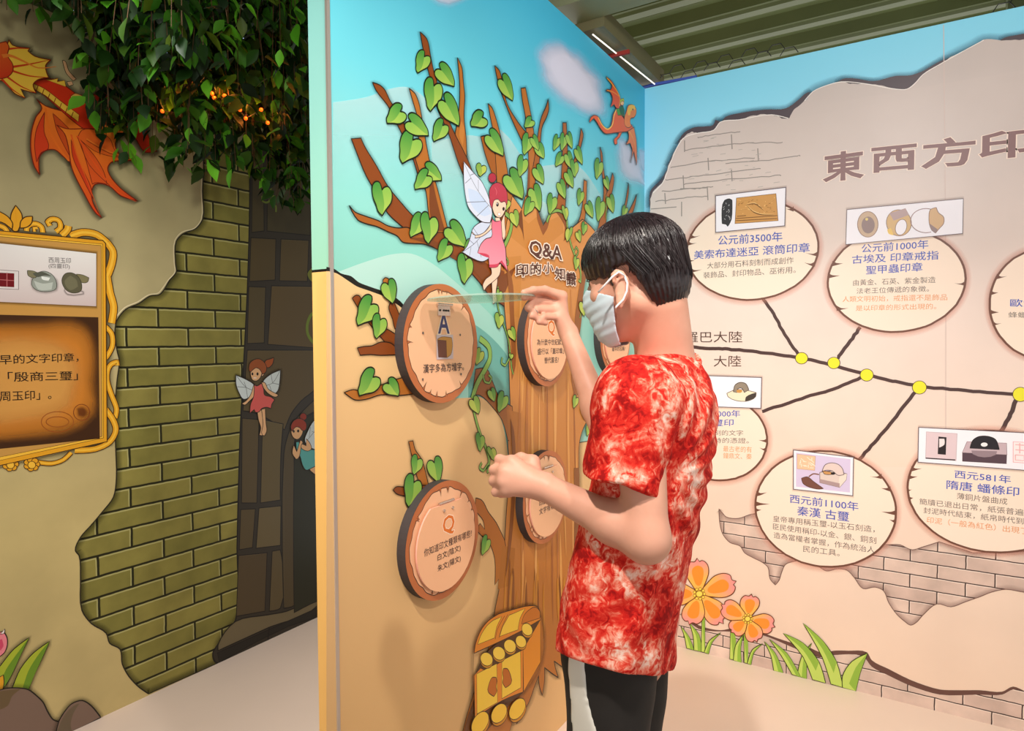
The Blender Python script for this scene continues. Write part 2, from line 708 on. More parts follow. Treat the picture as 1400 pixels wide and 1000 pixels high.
strut('trim_1', -0.765, -0.61, -5.5, 5.0, 2.705, 3.38, BEAM)          # cross beam over the mural
strut('trim_2', -0.61, 0.09, -0.062, 0.055, 2.668, 2.74, DUCT)          # boxed tray above the mural wall
strut('trim_3', -2.2, -0.765, -1.2, 0.9, 2.86, 3.02, SLATE)            # grey-blue soffit
for k, yy in enumerate((-1.9, 0.75)):                                   # deck purlins
    strut('trim_%d' % (4 + k), -0.6, 4.3, yy, yy + 0.1, 3.2, 3.4, DECK)
strut('trim_6', 1.55, 1.66, -1.62, -1.50, 2.2, 3.4, BEAM)
v, f = box_v(1.5, 1.6, -3.6, -1.62, 0, 3.1)
tag(mk('wall_far', v, f, simple('pale_stone_wall', (206, 196, 158), 0.8, noise=0.15, nscale=12, bump=0.4)), kind='structure')
DARK = simple('dark_void_backdrop', (20, 22, 20), 0.9)  # near-black colour stands in for the dark void behind the left wall
v, f = box_v(-7.5, 1.5, 4.6, 4.7, 0, 3.4)
tag(mk('wall_back', v, f, DARK), kind='structure')
v, f = join([box_v(-7.5, -2.3 - 0.3 * 0, 4.54, 4.6, 0, 0.01)])

# thin white light strip lying along the tray, with its red tie
v, f = tube([(-0.60, -0.01, 2.652), (0.02, -0.045, 2.652)], 0.0032, 6)
t = tag(mk('light_strip', v, f, simple('white_strip', (250, 245, 232), 0.4, emit=0.6)),
        'thin white tube under the olive tray above the tree mural', 'light')
v, f = box_v(-0.395, -0.383, -0.078, 0.03, 2.640, 2.656)
mk('tie', v, f, simple('red_tape', (150, 40, 32), 0.6), t)['label'] = 'red tape tie'

# ------------------------------------------------------------------ walls
def col_mid(u, v):
    c = lerp_stops([(0.9, (120, 188, 176)), (1.25, (122, 196, 182)), (1.55, (140, 212, 194)), (1.8, (146, 218, 210)), (2.1, (112, 212, 228)), (2.6, (66, 190, 228))], v)
    k = max(0., min(1., (u + 1.3) / 1.3)) * max(0., min(1., (v - 1.9) / 0.6)) * 0.35
    d = lin((62, 160, 196))
    return tuple(c[i] * (1 - k) + d[i] * k for i in range(3)) + (1.,)


wall_middle = sheet('wall_middle', WM, -LM, 0.0, 0.0, HW, 0.06, (20, 40), col_mid, PRINT, PANEL)


def col_right(u, v):
    k = max(0., 1 - u / 0.35) * max(0., min(1., (2.3 - v) / 0.3))
    a = lerp_stops([(1.8, (150, 214, 236)), (2.1, (162, 228, 250)), (2.6, (140, 222, 250))], v)
    return a


wall_right = sheet('wall_right', WR, 0.0, 3.6, 0.0, HW, 0.06, (30, 30), col_right, PRINT, PANEL)


def col_left(u, v):
    return lerp_stops([(0.0, (200, 178, 120)), (0.8, (192, 172, 116)), (1.6, (178, 164, 120)), (2.6, (166, 154, 116))], v)


wall_left = sheet('wall_left', WL, -5.5, 0.3, 0.0, HW, 0.06, (30, 30), col_left, PRINT_PLASTER, PANEL)

# ------------------------------------------------------------------ LEFT WALL artwork
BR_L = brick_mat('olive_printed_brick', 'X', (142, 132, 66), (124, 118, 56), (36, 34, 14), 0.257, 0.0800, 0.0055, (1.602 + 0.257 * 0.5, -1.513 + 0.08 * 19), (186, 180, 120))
a = Art(WL, 0.0006)
LB = ('278,200! 278,240 277,262 277,300 268,312 250,320 241,330 240,360 241,372 232,383 225,395 218,403 205,405 190,415 172,423 160,438 '
      '157,452 160,480 163,493 160,520 157,560 158,610 159,655 155,680 140,700 125,718 110,735 103,753 108,760 110,790 112,835 125,853 145,866 '
      '150,880 164,888 167,908 176,925 190,940 203,949! 296,908! 300,880 330,840 342,200!')
LBr = rough(LB, 0.9, 4)
a.poly(LBr, (255, 255, 255), smooth=False)
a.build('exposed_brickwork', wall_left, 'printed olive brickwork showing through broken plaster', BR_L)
a = Art(WL, 0.0008)
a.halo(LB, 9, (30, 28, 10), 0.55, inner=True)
a.stroke(LB.replace('342,200!', '342,202'), 1.6, (40, 34, 20), closed=False)
a.stroke('276,240 275,262 275,300 266,312 248,318 239,329 238,360 239,372 230,383 223,393 216,401 204,403 188,413 170,421 157,436', 1.3, (222, 208, 170))
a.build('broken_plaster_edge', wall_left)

# dark stone tower with arch
a = Art(WL, 0.0012)
TW = '342,195! 470,180! 470,850! 434,844! 300,908 293,904 291,893 296,884 322,848 324,750 328,600 333,500 338,400 341,300'
a.poly(TW, (52, 45, 36), 2.2)
ST = [('345,205 360,205 361,316 344,318', (74, 63, 37)), ('366,205 425,205 424,322 365,316', (70, 61, 37)),
      ('343,325 377,327 376,383 341,385', (82, 67, 38)), ('384,327 422,329 420,385 382,384', (88, 72, 41)),
      ('340,392 363,393 361,469 338,470', (84, 71, 43)), ('371,391 432,392 432,476 366,471', (94, 76, 44)),
      ('338,479 432,479 432,530 412,548 398,566 389,588 352,566 332,562', (90, 74, 44)),
      ('331,572 354,574 351,688 330,688', (86, 72, 46)), ('359,574 387,580 384,620 383,684 356,688', (98, 84, 53)),
      ('329,697 349,696 345,749 327,752', (86, 72, 46)), ('354,695 384,692 383,746 350,750', (104, 90, 60)),
      ('326,760 365,756 362,836 323,843', (82, 67, 44)), ('372,754 383,752 383,832 368,836', (92, 78, 51)),
      ('388,620 392,600 400,580 414,562 432,545 432,560 415,572 404,595 402,640 402,828 388,832', (80, 67, 43)),
      ('298,882 322,850 366,841 392,836 433,817 433,829 368,858 298,890', (112, 99, 72))]
for s_, c_ in ST:
    a.poly(s_, c_, 1.6, (22, 18, 12))
a.poly('402,838 402,640 405,598 416,574 434,562! 470,560! 470,815! 434,822', (38, 38, 22), 1.6)
a.poly('297,893 368,861 433,832 470,815! 470,850! 434,844 300,907', (36, 32, 26), 1.4)
a.stroke('368,858 366,876', 1.6, (20, 16, 12))
for s_ in ('343,205 361,205', '385,328 421,330', '372,392 432,393', '340,480 432,480', '360,575 386,581', '355,696 383,693', '327,761 364,757', '388,640 388,830'):
    a.stroke(s_, 1.3, (140, 128, 104), taper='both')
GV = (112, 128, 44)
a.stroke('371,250 370,262 372,272 377,282 377,290', 2.4, GV); a.stroke('371,272 365,277 359,275 358,269 362,269', 2.6, GV)
a.disc(374, 270, 2.6, 3.4, GV, 0.6)
a.stroke('440,424 426,430 420,444 421,458 430,470 440,474', 4.6, (112, 132, 40)); a.poly('426,366 420,374 424,384 432,388', (120, 124, 36), 0.8)
a.build('stone_tower', wall_left, 'printed dark stone tower with an arched doorway')

# dragon
a = Art(WL, 0.0022)
RED, ORG, DO, YEL = (206, 58, 22), (226, 106, 26), (120, 30, 10), (232, 186, 62)
WA = '50,136! 62,145 92,155 112,172 110,200 97,223 86,214 75,205 62,206 54,214 53,230 54,239! 47,228 42,205 43,180 49,160 57,148'
WB = ('77,171! 90,176 115,176 130,176 152,168 160,172 175,179 188,184! 172,183 158,194 160,207 172,215 189,219! 170,220 152,222 147,230 150,240 '
      '165,258 188,275! 165,268 148,254 130,252 125,262 127,278 139,298! 131,292 115,265 98,230 93,200 88,183')
BODY = '42,113! 60,108 78,110 95,122 112,133 135,128 160,133 182,141 195,162 204,190 214,207! 198,208 184,188 165,176 140,180 118,178 100,166 80,148 60,130'
for q in (WA, WB, BODY):
    a.halo(q, 8, (30, 22, 8), 0.6)
a.poly(WA, ('g', (232, 120, 34), (206, 72, 20), (80, 150), (50, 235)), 1.3, DO)
a.poly('61,153 50,176 47,198 50,222 56,209 66,203 60,180', RED, 0.9, DO)
a.poly('72,155 78,180 96,215 108,195 90,172', (196, 74, 24), 0.9, DO)
a.stroke('62,148 68,180 82,205 94,220', 2.6, ORG)
a.poly(BODY, ('g', (206, 50, 20), (188, 44, 16), (60, 120), (180, 180)), 1.3, DO)
a.poly('42,113 60,121 85,140 108,157! 107,167! 85,150 62,131 46,121', YEL, 0.9, DO)
for x_, y_ in ((52, 117), (60, 122), (68, 128), (76, 134), (84, 141), (92, 147), (100, 153)):
    a.stroke([(x_, y_), (x_ - 3, y_ + 8)], 0.9, DO)
a.poly('70,109 79,107 78,112 88,110 90,119 60,108', YEL, 0.8, DO)
a.poly('155,150 160,168 188,184 165,178 156,172', (226, 150, 40), 0.9, DO)
a.poly(WB, ('g', (232, 124, 34), (212, 60, 20), (110, 180), (150, 290)), 1.3, DO)
a.poly('97,191 99,214 112,243 127,272 124,256 112,230', RED, 0.9, DO)
a.poly('106,188 128,206 152,214 168,215 157,206 150,190 130,178 112,178', (222, 96, 30), 0.8, DO)
a.poly('108,190 118,222 126,252 130,250 146,252 142,236 128,212', (216, 84, 28), 0.9, DO)
a.stroke('97,184 104,210 118,245 137,296', 2.4, (226, 92, 28), taper='end')
a.stroke('105,186 130,225 160,262 186,276', 3.0, (226, 84, 26), taper='end')
a.stroke('118,190 150,208 188,218', 2.4, (232, 120, 40), taper='end')
for q in ('97,191 99,214 112,243 127,272', '106,188 122,226 150,254', '118,192 150,210 186,218'):
    a.stroke(q, 0.8, DO)
FR = '-4,70 6,66 12,55 17,62 40,66! 38,70 47,77 69,82! 62,90 66,106! 52,109 45,116 49,127! 42,126 28,122 34,134! 20,128 6,112 -4,108'
a.halo(FR, 8, (30, 22, 8), 0.6)
a.poly(FR, YEL, 1.2, DO)
for q in ('6,68 22,66 40,67', '14,92 40,88 68,82', '14,96 40,104 65,106', '8,104 28,118 49,127', '2,108 16,122 34,134'):
    a.stroke(q, 3.4, (196, 56, 20), taper='end')
a.poly('-6,62 8,57 12,64 10,76 17,88 17,98 9,106 -6,108', ('g', (216, 92, 32), (198, 52, 20), (0, 65), (8, 105)), 1.1, DO)
a.stroke('3,77 12,76 32,84 52,93 77,91', 5.0, (222, 120, 44), taper='end')
a.poly('85,83 88,83 94,97 104,108 100,111 90,100', (214, 164, 120), 0.8)
a.poly('96,132 102,128 112,131 110,138 98,137', (226, 168, 78), 0.8, DO)
a.poly('91,112 98,111 100,116 94,118', (214, 164, 120), 0.8)
a.build('dragon', wall_left, 'printed orange winged dragon')

# ornate gold frame with its cards
a = Art(WL, 0.0026)
GO, GD, GL = (224, 158, 34), (70, 40, 8), (240, 186, 60)
a.halo('-6,314 144,330 144,605 -6,640', 14, (34, 24, 6), 0.6, smooth=False)
for s_, w_ in (('96,323 112,318 132,321 146,332', 9), ('146,332 154,344 152,362 146,378', 9), ('146,378 150,400 155,420 152,442', 9), ('144,447 152,456 153,474 144,490', 6),
               ('76,317 82,312 80,302 70,300 65,304 68,309', 6), ('84,322 92,314 93,309', 8), ('36,316 37,310 46,306 56,310 58,318', 6), ('47,317 46,312 51,312', 4),
               ('160,500 160,495 152,498 147,506 146,520 152,540 159,560 157,572', 6), ('144,560 154,574 158,588 150,604 130,614 102,616', 7), ('-4,308 6,312 10,318', 6),
               ('50,632 70,634 86,629 97,619', 5), ('-5,633 10,630 26,628', 5)):
    a.stroke(s_, w_ + 2.2, GD); a.stroke(s_, w_, GO); a.stroke(s_, w_ * 0.35, GL)
for q in ('21,281! 29,292 30,302 26,312 24,316 18,316 14,304 15,292', '-6,287 0,290 10,296 17,306 16,314 6,306 -6,300', '44,296! 43,305 36,311 27,312 28,303 34,297'):
    a.poly(q, GO, 1.4, GD)
a.stroke('21,288 22,304', 2.4, (206, 112, 20), taper='both')
for cx_ in (14, 43):
    for k in range(7):
        an = 2 * math.pi * k / 7
        a.disc(cx_ + 7 * math.cos(an), 635 + 6 * math.sin(an), 4.4, 3.8, GO, 0.9, GD, n=14)
    a.disc(cx_, 636, 5.4, 5, GL, 0.9, GD)
a.poly('-20,314 140,329 144,333 146,604 -20,641', GO, 1.4, GD, smooth=False)
a.poly('-20,319 140,334 141,599 -20,634', GL, 0.8, GD, smooth=False)
a.poly('-20,322 138,336 139,597 -20,629', (196, 146, 72), 0.8, GD, smooth=False)
a.poly('-20,430 134,434 136,600 -20,616', (64, 36, 14), 0, smooth=False)
a.cloud('-20,446 60,448 110,452 122,475 124,520 122,560 108,578 40,592 -20,600', 12, (206, 128, 44), 0.95)
a.cloud('-20,470 60,468 96,484 104,520 90,552 30,572 -20,575', 14, (226, 166, 84), 0.75)
a.build('gold_frame', wall_left, 'printed ornate gold frame around an old parchment')
a = Art(WL, 0.0064)
a.halo('-20,331 131,347 131,419 -20,412', 5, (40, 24, 8), 0.5, smooth=False)
a.poly('-20,331 131,347 131,419 -20,412', ('g', (232, 228, 224), (204, 184, 180), (60, 385), (60, 418)), smooth=False)
a.poly('-20,368 25,371 25,396 -20,394', (222, 214, 210), 0.9, (110, 90, 90), smooth=False)
a.poly('-20,372 19,374 19,393 -20,391', (112, 16, 24), smooth=False)
for q in ('9,373 9,392', '-10,382 19,384'):
    a.stroke(q, 0.9, (190, 110, 110))
a.halo('44,380 60,376 76,384 76,396 62,399 46,394', 4, (60, 44, 40), 0.4)
a.poly('44,382 50,374 60,371 70,375 76,384 76,395 64,399 50,397 43,390', (150, 156, 146), 0.7, (60, 60, 50))
a.poly('37,370 46,371 52,374 48,380 38,377', (126, 120, 90), 0.7, (50, 46, 30))
a.poly('56,378 68,380 66,384 57,382', (226, 230, 224)); a.poly('46,384 58,388 72,386 70,396 52,396', (186, 192, 182))
a.poly('44,374 58,372 70,378 60,377 50,379', (84, 86, 74))
a.halo('88,396 110,399 114,401 92,402', 3, (60, 40, 36), 0.5)
a.poly('104,375 112,376 121,380 119,386 110,386', (126, 118, 84), 0.7, (50, 46, 30))
a.poly('84,384 88,375 96,373 105,377 111,388 110,398 100,401 90,397', (92, 88, 66), 0.7, (46, 42, 28))
a.poly('88,384 96,377 104,383 106,392 96,397 90,392', (112, 108, 82))
a.text('西周玉印', (66, 359.5), (96.5, 360.5), 7.5, (70, 60, 60), 0.0)
a.text('(四靈印)', (66, 368), (95, 368.8), 7.5, (70, 60, 60), 0.0)
a.build('photo_card', wall_left, 'printed photo card of two jade seals')
a = Art(WL, 0.0064)
a.text('早的文字印章，', (-1, 499), (107, 495), 13, (34, 20, 12), 0.006)
a.text('「殷商三璽」', (10.5, 522.5), (106, 520), 13, (34, 20, 12), 0.006)
a.text('周玉印」。', (-1, 549), (70, 546), 13, (34, 20, 12), 0.006)
for rx_, ry_ in ((22, 14), (15.5, 7)):
    P_ = [(78 + rx_ * math.cos(2 * math.pi * k / 40), 577 + ry_ * math.sin(2 * math.pi * k / 40)) for k in range(40)]
    a.stroke(P_, 0.9, (140, 70, 24), closed=True, raw=True)
P_ = [(111 + 11 * math.cos(2 * math.pi * k / 30), 564 + 11 * math.sin(2 * math.pi * k / 30)) for k in range(30)]
a.stroke(P_, 0.9, (120, 54, 20), closed=True, raw=True)
a.cloud('106,560 113,558 117,564 113,569 107,568', 4, (90, 36, 14), 0.6)
a.build('lettering', wall_left, 'printed text on the old parchment')


# little fairies on the tower
def fairy_standing():
    a = Art(WL, 0.003)
    SK, K = (226, 176, 128), (40, 28, 20)
    for q in ('322,513! 336,519 347,527 346,535 338,545 332,546 326,537 322,525', '383,506! 371,511 361,519 358,525 363,535 372,540 379,535 382,522'):
        a.halo(q, 4, (20, 16, 10), 0.5)
        a.poly(q, (206, 216, 216), 1.2, K)
    for q in ('323,514 336,530 346,534', '336,530 324,529', '333,522 336,530', '338,545 336,530', '382,507 372,524 360,528', '372,524 382,526', '370,512 372,524', '372,540 368,527'):
        a.stroke(q, 0.7, (110, 116, 116))
    a.poly('351,562 357,561 359,575 360,588 358,596 354,595 356,585 353,575', SK, 0.9, K)
    a.poly('357,560 362,559 363,578 364,590 361,596 358,595 359,580', SK, 0.9, K)
    a.poly('346,527 349,531 346,543 340,549 334,554 330,552 336,548 342,540', SK, 0.9, K)
    a.poly('357,523 361,523 366,532 376,538 380,540 377,543 367,539 360,531', SK, 0.9, K)
    a.poly('347,525 350,528 357,524 360,533 361,540 370,543 375,547 371,553 370,559 364,557 357,559 354,563 349,564 347,560 341,565 342,553 346,543 347,535', (214, 92, 86), 1.0, K)
    a.poly('342,505 350,503 358,508 355,517 350,521 345,520 342,513', SK, 0.9, K)
    a.poly('358,509 361,507 360,513 357,515', SK, 0.8, K)
    a.poly('361,500 363,493 369,491 374,489! 372,498 366,503', (160, 76, 24), 0.9, K)
    a.poly('340,507 341,497 347,492 354,491 361,496 364,503 362,510 358,512 355,506 350,503 345,506 342,509', (150, 76, 30), 0.9, K)
    a.disc(344.5, 511.5, 1.3, 2, (30, 20, 20), n=12); a.disc(351.5, 511.5, 1.5, 2.2, (30, 20, 20), n=12)
    a.stroke('346,517 350,517', 0.9, (250, 240, 235))
    return a


fairy_standing().build('fairy', wall_left, 'printed fairy in a coral dress on the dark tower')
a = Art(WL, 0.003)
SK, K = (222, 172, 122), (40, 28, 20)
a.poly('440,568! 428,576 420,590 416,602 420,610 440,618!', (200, 212, 214), 1.1, K)
for q in ('418,604 436,582', '426,590 438,596', '422,598 424,584'):
    a.stroke(q, 0.7, (110, 116, 116))
a.poly('418,634 424,634 440,645! 440,655! 424,644', SK, 0.9, K)
a.poly('404,605 408,604 411,612 418,614 440,616! 440,632! 424,641 418,643 413,636 410,625 405,615', (84, 166, 162), 1.0, K)
a.poly('401,609 399,620 404,628 407,627 411,612 413,604 410,602 407,612 405,618', SK, 0.9, K)
a.poly('418,600 423,606 425,614 420,617 411,612 412,607 418,610', SK, 0.9, K)
a.poly('398,587 405,583 414,587 412,595 406,601 400,598', SK, 0.9, K)
a.disc(414, 570, 4.6, 5, (140, 40, 18), 0.9, K)
a.poly('397,586 399,578 405,573 412,573 418,579 417,588 413,589 409,585 404,584 399,590', (146, 48, 22), 0.9, K)
a.disc(401, 590, 1.3, 1.9, (30, 20, 20), n=12); a.disc(407, 589.5, 1.5, 2.1, (30, 20, 20), n=12)
a.build('fairy', wall_left, 'printed fairy in a teal dress by the arched doorway')

a = Art(WL, 0.003)
a.poly('-6,868 4,863 9,872 9,884 5,893 -6,901', (230, 130, 140), 1.2)
a.poly('-6,878 2,874 4,884 -6,894', (206, 70, 100))
a.poly('0,867 6,860 5,866', (240, 226, 220), 0.8)
for q, q2 in (('-6,920 4,905 18,888 39,872! 27,897 14,925 4,941 -6,945', '39,872 24,892 8,915 -2,938 4,941 14,925 27,897'), ('16,941 27,915 45,893 67,877! 56,902 45,925 38,944', '67,877 52,895 38,918 30,942 38,944 46,924 56,902')):
    a.halo(q, 6, (60, 50, 20), 0.4)
    a.poly(q, (164, 176, 46), 1.2); a.poly(q2, (104, 140, 34))
a.poly('-6,930 4,923! 5,933 3,944 -6,944', (222, 158, 30), 1.0)
R1, R2 = '-6,945 10,941 28,941 38,943 50,952 58,960 65,974 72,984 80,987 78,1004! -6,1010!', '74,1012! 80,986 90,970 98,962 112,958 124,965 137,981! 118,991'
for q in (R1, R2):
    a.halo(q, 7, (50, 36, 16), 0.4); a.poly(q, (122, 98, 84), 1.5)
a.poly('-6,946 14,943 28,942 16,952 10,965 -6,972', (104, 84, 56)); a.poly('76,1008 82,988 92,972 104,963 108,962 100,975 96,990 98,1002', (104, 88, 68))
a.build('rock', wall_left, 'printed brown rocks with grass blades and a pink bud')
# ------------------------------------------------------------------ MIDDLE WALL artwork
# wrapped end face of the panel, and the metal corner bead
WE = Wall((-LM, 0, 0), (0, 1, 0), (0, 0, 1), (-1, 0, 0))
zs = WM.P((447, 369))[1]
a = Art(WE, 0.0008)


def uvq(art, u0, u1, v0, v1, c0, c1=None):
    c1 = c1 or c0
    art._raw([(u0, v0), (u1, v0), (u1, v1), (u0, v1)], [(0, 1, 2, 3)], [lin(c0), lin(c0), lin(c1), lin(c1)])


uvq(a, 0.0, 0.06, 0.0, zs, (234, 178, 96), (240, 190, 112))
uvq(a, 0.0, 0.06, zs, 2.0, (150, 204, 176), (150, 214, 206))
uvq(a, 0.0, 0.06, 2.0, HW, (150, 214, 206), (140, 210, 220))
uvq(a, 0.0, 0.06, zs - 0.002, zs + 0.004, (24, 20, 14))
a.build('end_face', wall_middle, 'narrow yellow and green end face of the panel')
v, f = box_v(-LM - 0.003, -LM + 0.006, -0.0035, 0.003, 0, HW)
mk('corner_bead', v, f, simple('aluminium_bead', (200, 190, 182), 0.35, metal=0.6), wall_middle)['label'] = 'thin silver corner bead'

a = Art(WM, 0.0004)
HL = (172, 226, 226)
hills = [
    ('455,140 500,133 535,121 556,119 574,128 592,147 625,190 660,250! 660,262! 455,262!', (168, 226, 230), (560, 118), (560, 250)),
    ('590,195! 640,185 668,187 684,177 697,190 712,212 735,232! 735,300! 590,300!', (164, 224, 228), (660, 180), (660, 290)),
    ('735,228! 760,225 785,224 800,236 818,262 836,290! 836,330! 735,330!', (170, 224, 230), (770, 224), (770, 320)),
    ('733,275! 738,274 760,292 775,310! 740,340!', (176, 226, 228), (740, 275), (760, 330)),
]
for q, c, p0, p1 in hills:
    a.poly(q, ('g', (214, 242, 240, 0.55), (214, 242, 240, 0.0), p0, p1))
a.poly('452,376! 475,367 500,358 535,348 562,347 590,360 625,388 660,420 690,452 700,470! 700,560! 452,560!', ('g', (184, 226, 216), (150, 214, 200), (560, 347), (640, 500)))
a.poly('640,440! 652,446 672,462 690,482 700,500! 700,640! 640,640!', (104, 176, 166))
a.poly('780,380! 840,380! 880,400! 880,606! 780,608!', (150, 212, 198))
a.build('hills', wall_middle, 'printed pale green rolling hills')

a = Art(WM, 0.0016)
SAND = ('g', (236, 198, 142), (222, 178, 120), (600, 420), (560, 980))  # falloff of the light down the sand is put into this gradient
SD = '446,371! 460,373 474,381 488,391 505,397 530,406 545,416 556,428 580,470! 620,545! 642,544 656,543 672,556 684,572 691,598 696,640! 705,1050! 446,1050!'
a.poly(SD, SAND)
a.poly('446,365! 457,368 466,374 480,378 490,386 505,392 530,401 547,412 560,428! 553,424 542,416 528,407 505,398 488,392 474,383 460,374 446,370!', (26, 24, 18))
a.poly('780,608! 800,604 840,602 882,600! 882,1000! 780,1000!', SAND, 0)
a.stroke('785,607 800,604 840,602 882,600', 1.3, (60, 60, 40))
a.poly('690,900! 830,900! 830,1050! 690,1050!', SAND)
a.build('sand_dune', wall_middle, 'printed yellow sand dune with a dark crest line')

a = Art(WM, 0.0030)
CL = (222, 224, 244)
a.cloud('742,75 752,66 768,64 784,78 797,94 810,110 818,128 824,145 815,152 798,146 778,134 760,116 748,98', 15, CL, 0.95)
a.cloud('846,192 858,200 868,216 877,236 880,250 868,246 854,230', 12, CL, 0.75)
a.cloud('590,-6 612,0 640,-6 640,-20 590,-20', 10, CL, 0.85)
a.cloud('874,205 881,206 881,236 876,226', 5, CL, 0.5)
a.build('cloud', wall_middle, 'printed lavender white clouds')

# ---- tree
a = Art(WM, 0.0036)
BK = (28, 18, 8)
B1c, B2c, B3c = (136, 68, 22), (162, 92, 30), (178, 108, 40)
branches = [
    ('480,190! 493,189! 498,200 515,228 530,255 546,275 565,296 585,310 612,319 640,332 670,347 705,362! 705,440! 690,420 672,408 655,386 630,360 600,341 575,330 552,312 530,292 511,259 500,240 485,203', B1c),
    ('477,281! 485,290 500,296 517,302 530,309 545,312 556,311 580,322! 605,344! 580,334 562,333 550,331 543,323 530,317 515,310 500,306 489,301', B2c),
    ('509,113! 518,116 525,122 532,136 545,158 562,188 574,232 574,250 560,205 545,175 530,145 514,124', B1c),
    ('559,121! 567,128 572,140 577,165 582,195 588,225 597,256 604,283 613,318! 592,318! 586,295 582,262 572,232 566,205 572,190 570,160 563,135', B3c),
    ('625,79! 631,92 633,112 635,130 634,160 637,190 638,222! 630,215! 622,184 625,168 628,140 628,112', B3c),
    ('574,44! 583,53 588,75 592,95 598,115 608,150 618,176 638,216 652,250 668,278! 680,330! 655,300! 640,255 627,225 612,180 598,150 588,108 579,72', B1c),
    ('657,187! 665,186 674,205 682,228 684,250! 676,244 668,226 662,208', B2c),
    ('667,142! 672,147 677,160 686,195 692,225 696,250 704,275 716,300! 716,330! 690,330! 680,290 679,250 677,215 674,180 670,160', B3c),
    ('676,90! 682,96 686,110 693,142 703,160 716,178 724,186! 724,206! 714,194 708,182 698,160 690,140 682,118', B2c),
    ('712,121! 718,120! 722,140 727,165 731,195 731,240 734,285! 742,310! 720,330! 716,300! 720,265 723,235 722,210 719,180 718,160 714,138', B3c),
    ('749,136! 750,149 747,160 741,173 739,188 738,210 736,230! 728,230! 733,200 736,178 740,160 746,146', B2c),
    ('769,168! 774,168! 775,190 776,225 774,250 773,275 771,300! 758,300! 760,280 766,252 768,225 769,195', B2c),
    ('794,176! 797,183 794,200 790,215 784,235 776,258! 774,245! 782,225 789,205 792,190', B2c),
    ('798,246! 802,248! 801,280 799,300 794,316 789,330! 775,330! 783,316 791,302 796,280 797,262', B3c),
    ('820,201! 823,210 824,225 829,260 830,285 826,320! 815,320! 822,290 825,262 822,230', B2c),
    ('837,237! 839,243 837,260 833,275 829,292! 828,268! 833,252', B2c),
    ('859,250! 859,264 856,282 853,300! 849,300! 855,275', B2c),
    ('870,266! 868,280 863,294 858,300! 859,290! 866,276', B2c),
]
ROOT = ('700,268! 713,286! 718,268! 733,282! 742,309! 750,296 757,287 768,288 772,302 776,316 785,309 796,300 812,315 816,330! 806,352 799,380 795,410 791,440 789,480 789,540! '
        '803,540! 818,560! 800,580 792,604 791,640 791,700 792,760 790,830 792,868 794,884 800,896! 784,892 778,900 779,918! 768,912 757,904 759,914 763,927! 754,921 744,913! '
        '744,930 741,951! 737,938 736,924 730,940 722,962 706,990! 704,975! 690,1020! 628,1020! 636,985 650,940 664,900 672,865 676,836 683,800 688,760 692,700 696,640 694,600 697,570 696,520 694,470 690,430 688,390 692,360 690,320')
for q, c in branches:
    a.halo(q, 5, (30, 60, 60), 0.35)
a.halo(ROOT, 6, (60, 40, 16), 0.4)
for q, c in branches:
    a.poly(q, c, 1.6, BK)
a.poly(ROOT, ('g', (214, 146, 78), (184, 112, 40), (740, 330), (740, 930)), 1.4, BK)
# cover outlines where limbs run into the trunk
for q in ('690,318! 716,300 722,306! 734,296! 742,314! 750,302! 768,294! 770,318! 730,350!', '688,352! 712,350! 712,436! 692,428!', '776,322 788,316! 790,326 782,334'):
    a.poly(q, (204, 136, 64))
# the arms that reach left out of the trunk
a.poly('650,505! 664,504 673,522 684,546 700,556! 703,600! 694,603 686,575 672,556 656,541 645,540', ('g', (150, 88, 40), (176, 108, 48), (655, 520), (690, 575)), 1.3, BK)
a.poly('650,681! 658,684 667,700 678,715 689,738! 696,770! 676,800! 676,765 668,742 655,730 650,724! 656,716 662,724 660,712 650,698', ('g', (172, 100, 36), (184, 112, 40), (655, 690), (685, 760)), 1.3, BK)
a.poly('692,560! 712,565 712,640! 698,634!', (182, 114, 50)); a.poly('686,746! 704,750! 700,800! 680,806!', (178, 110, 38))
for q in ('481,408! 486,404 491,405 495,418 500,428 518,445 532,452 547,462! 547,484! 530,472 512,452 496,432', '488,476! 497,474 508,473 520,468 535,470 547,485! 520,486 505,485 492,486!',
          '536,408! 541,420 547,436 549,455! 541,452 536,436 531,420', '523,383! 526,380 531,382 532,392 523,392', '470,537! 482,533 494,535 512,530 538,520 556,517 570,538! 545,541 520,540 500,546 485,547 475,541',
          '558,604! 564,603! 567,615 575,627 581,645 586,668! 575,668! 569,650 562,622', '537,670! 541,666 551,666 565,664 586,664! 575,678! 550,678 541,675'):
    a.halo(q, 4, (80, 50, 20), 0.35); a.poly(q, B1c if q[0] in '45' and q[1] in '38' else B3c, 1.4, BK)
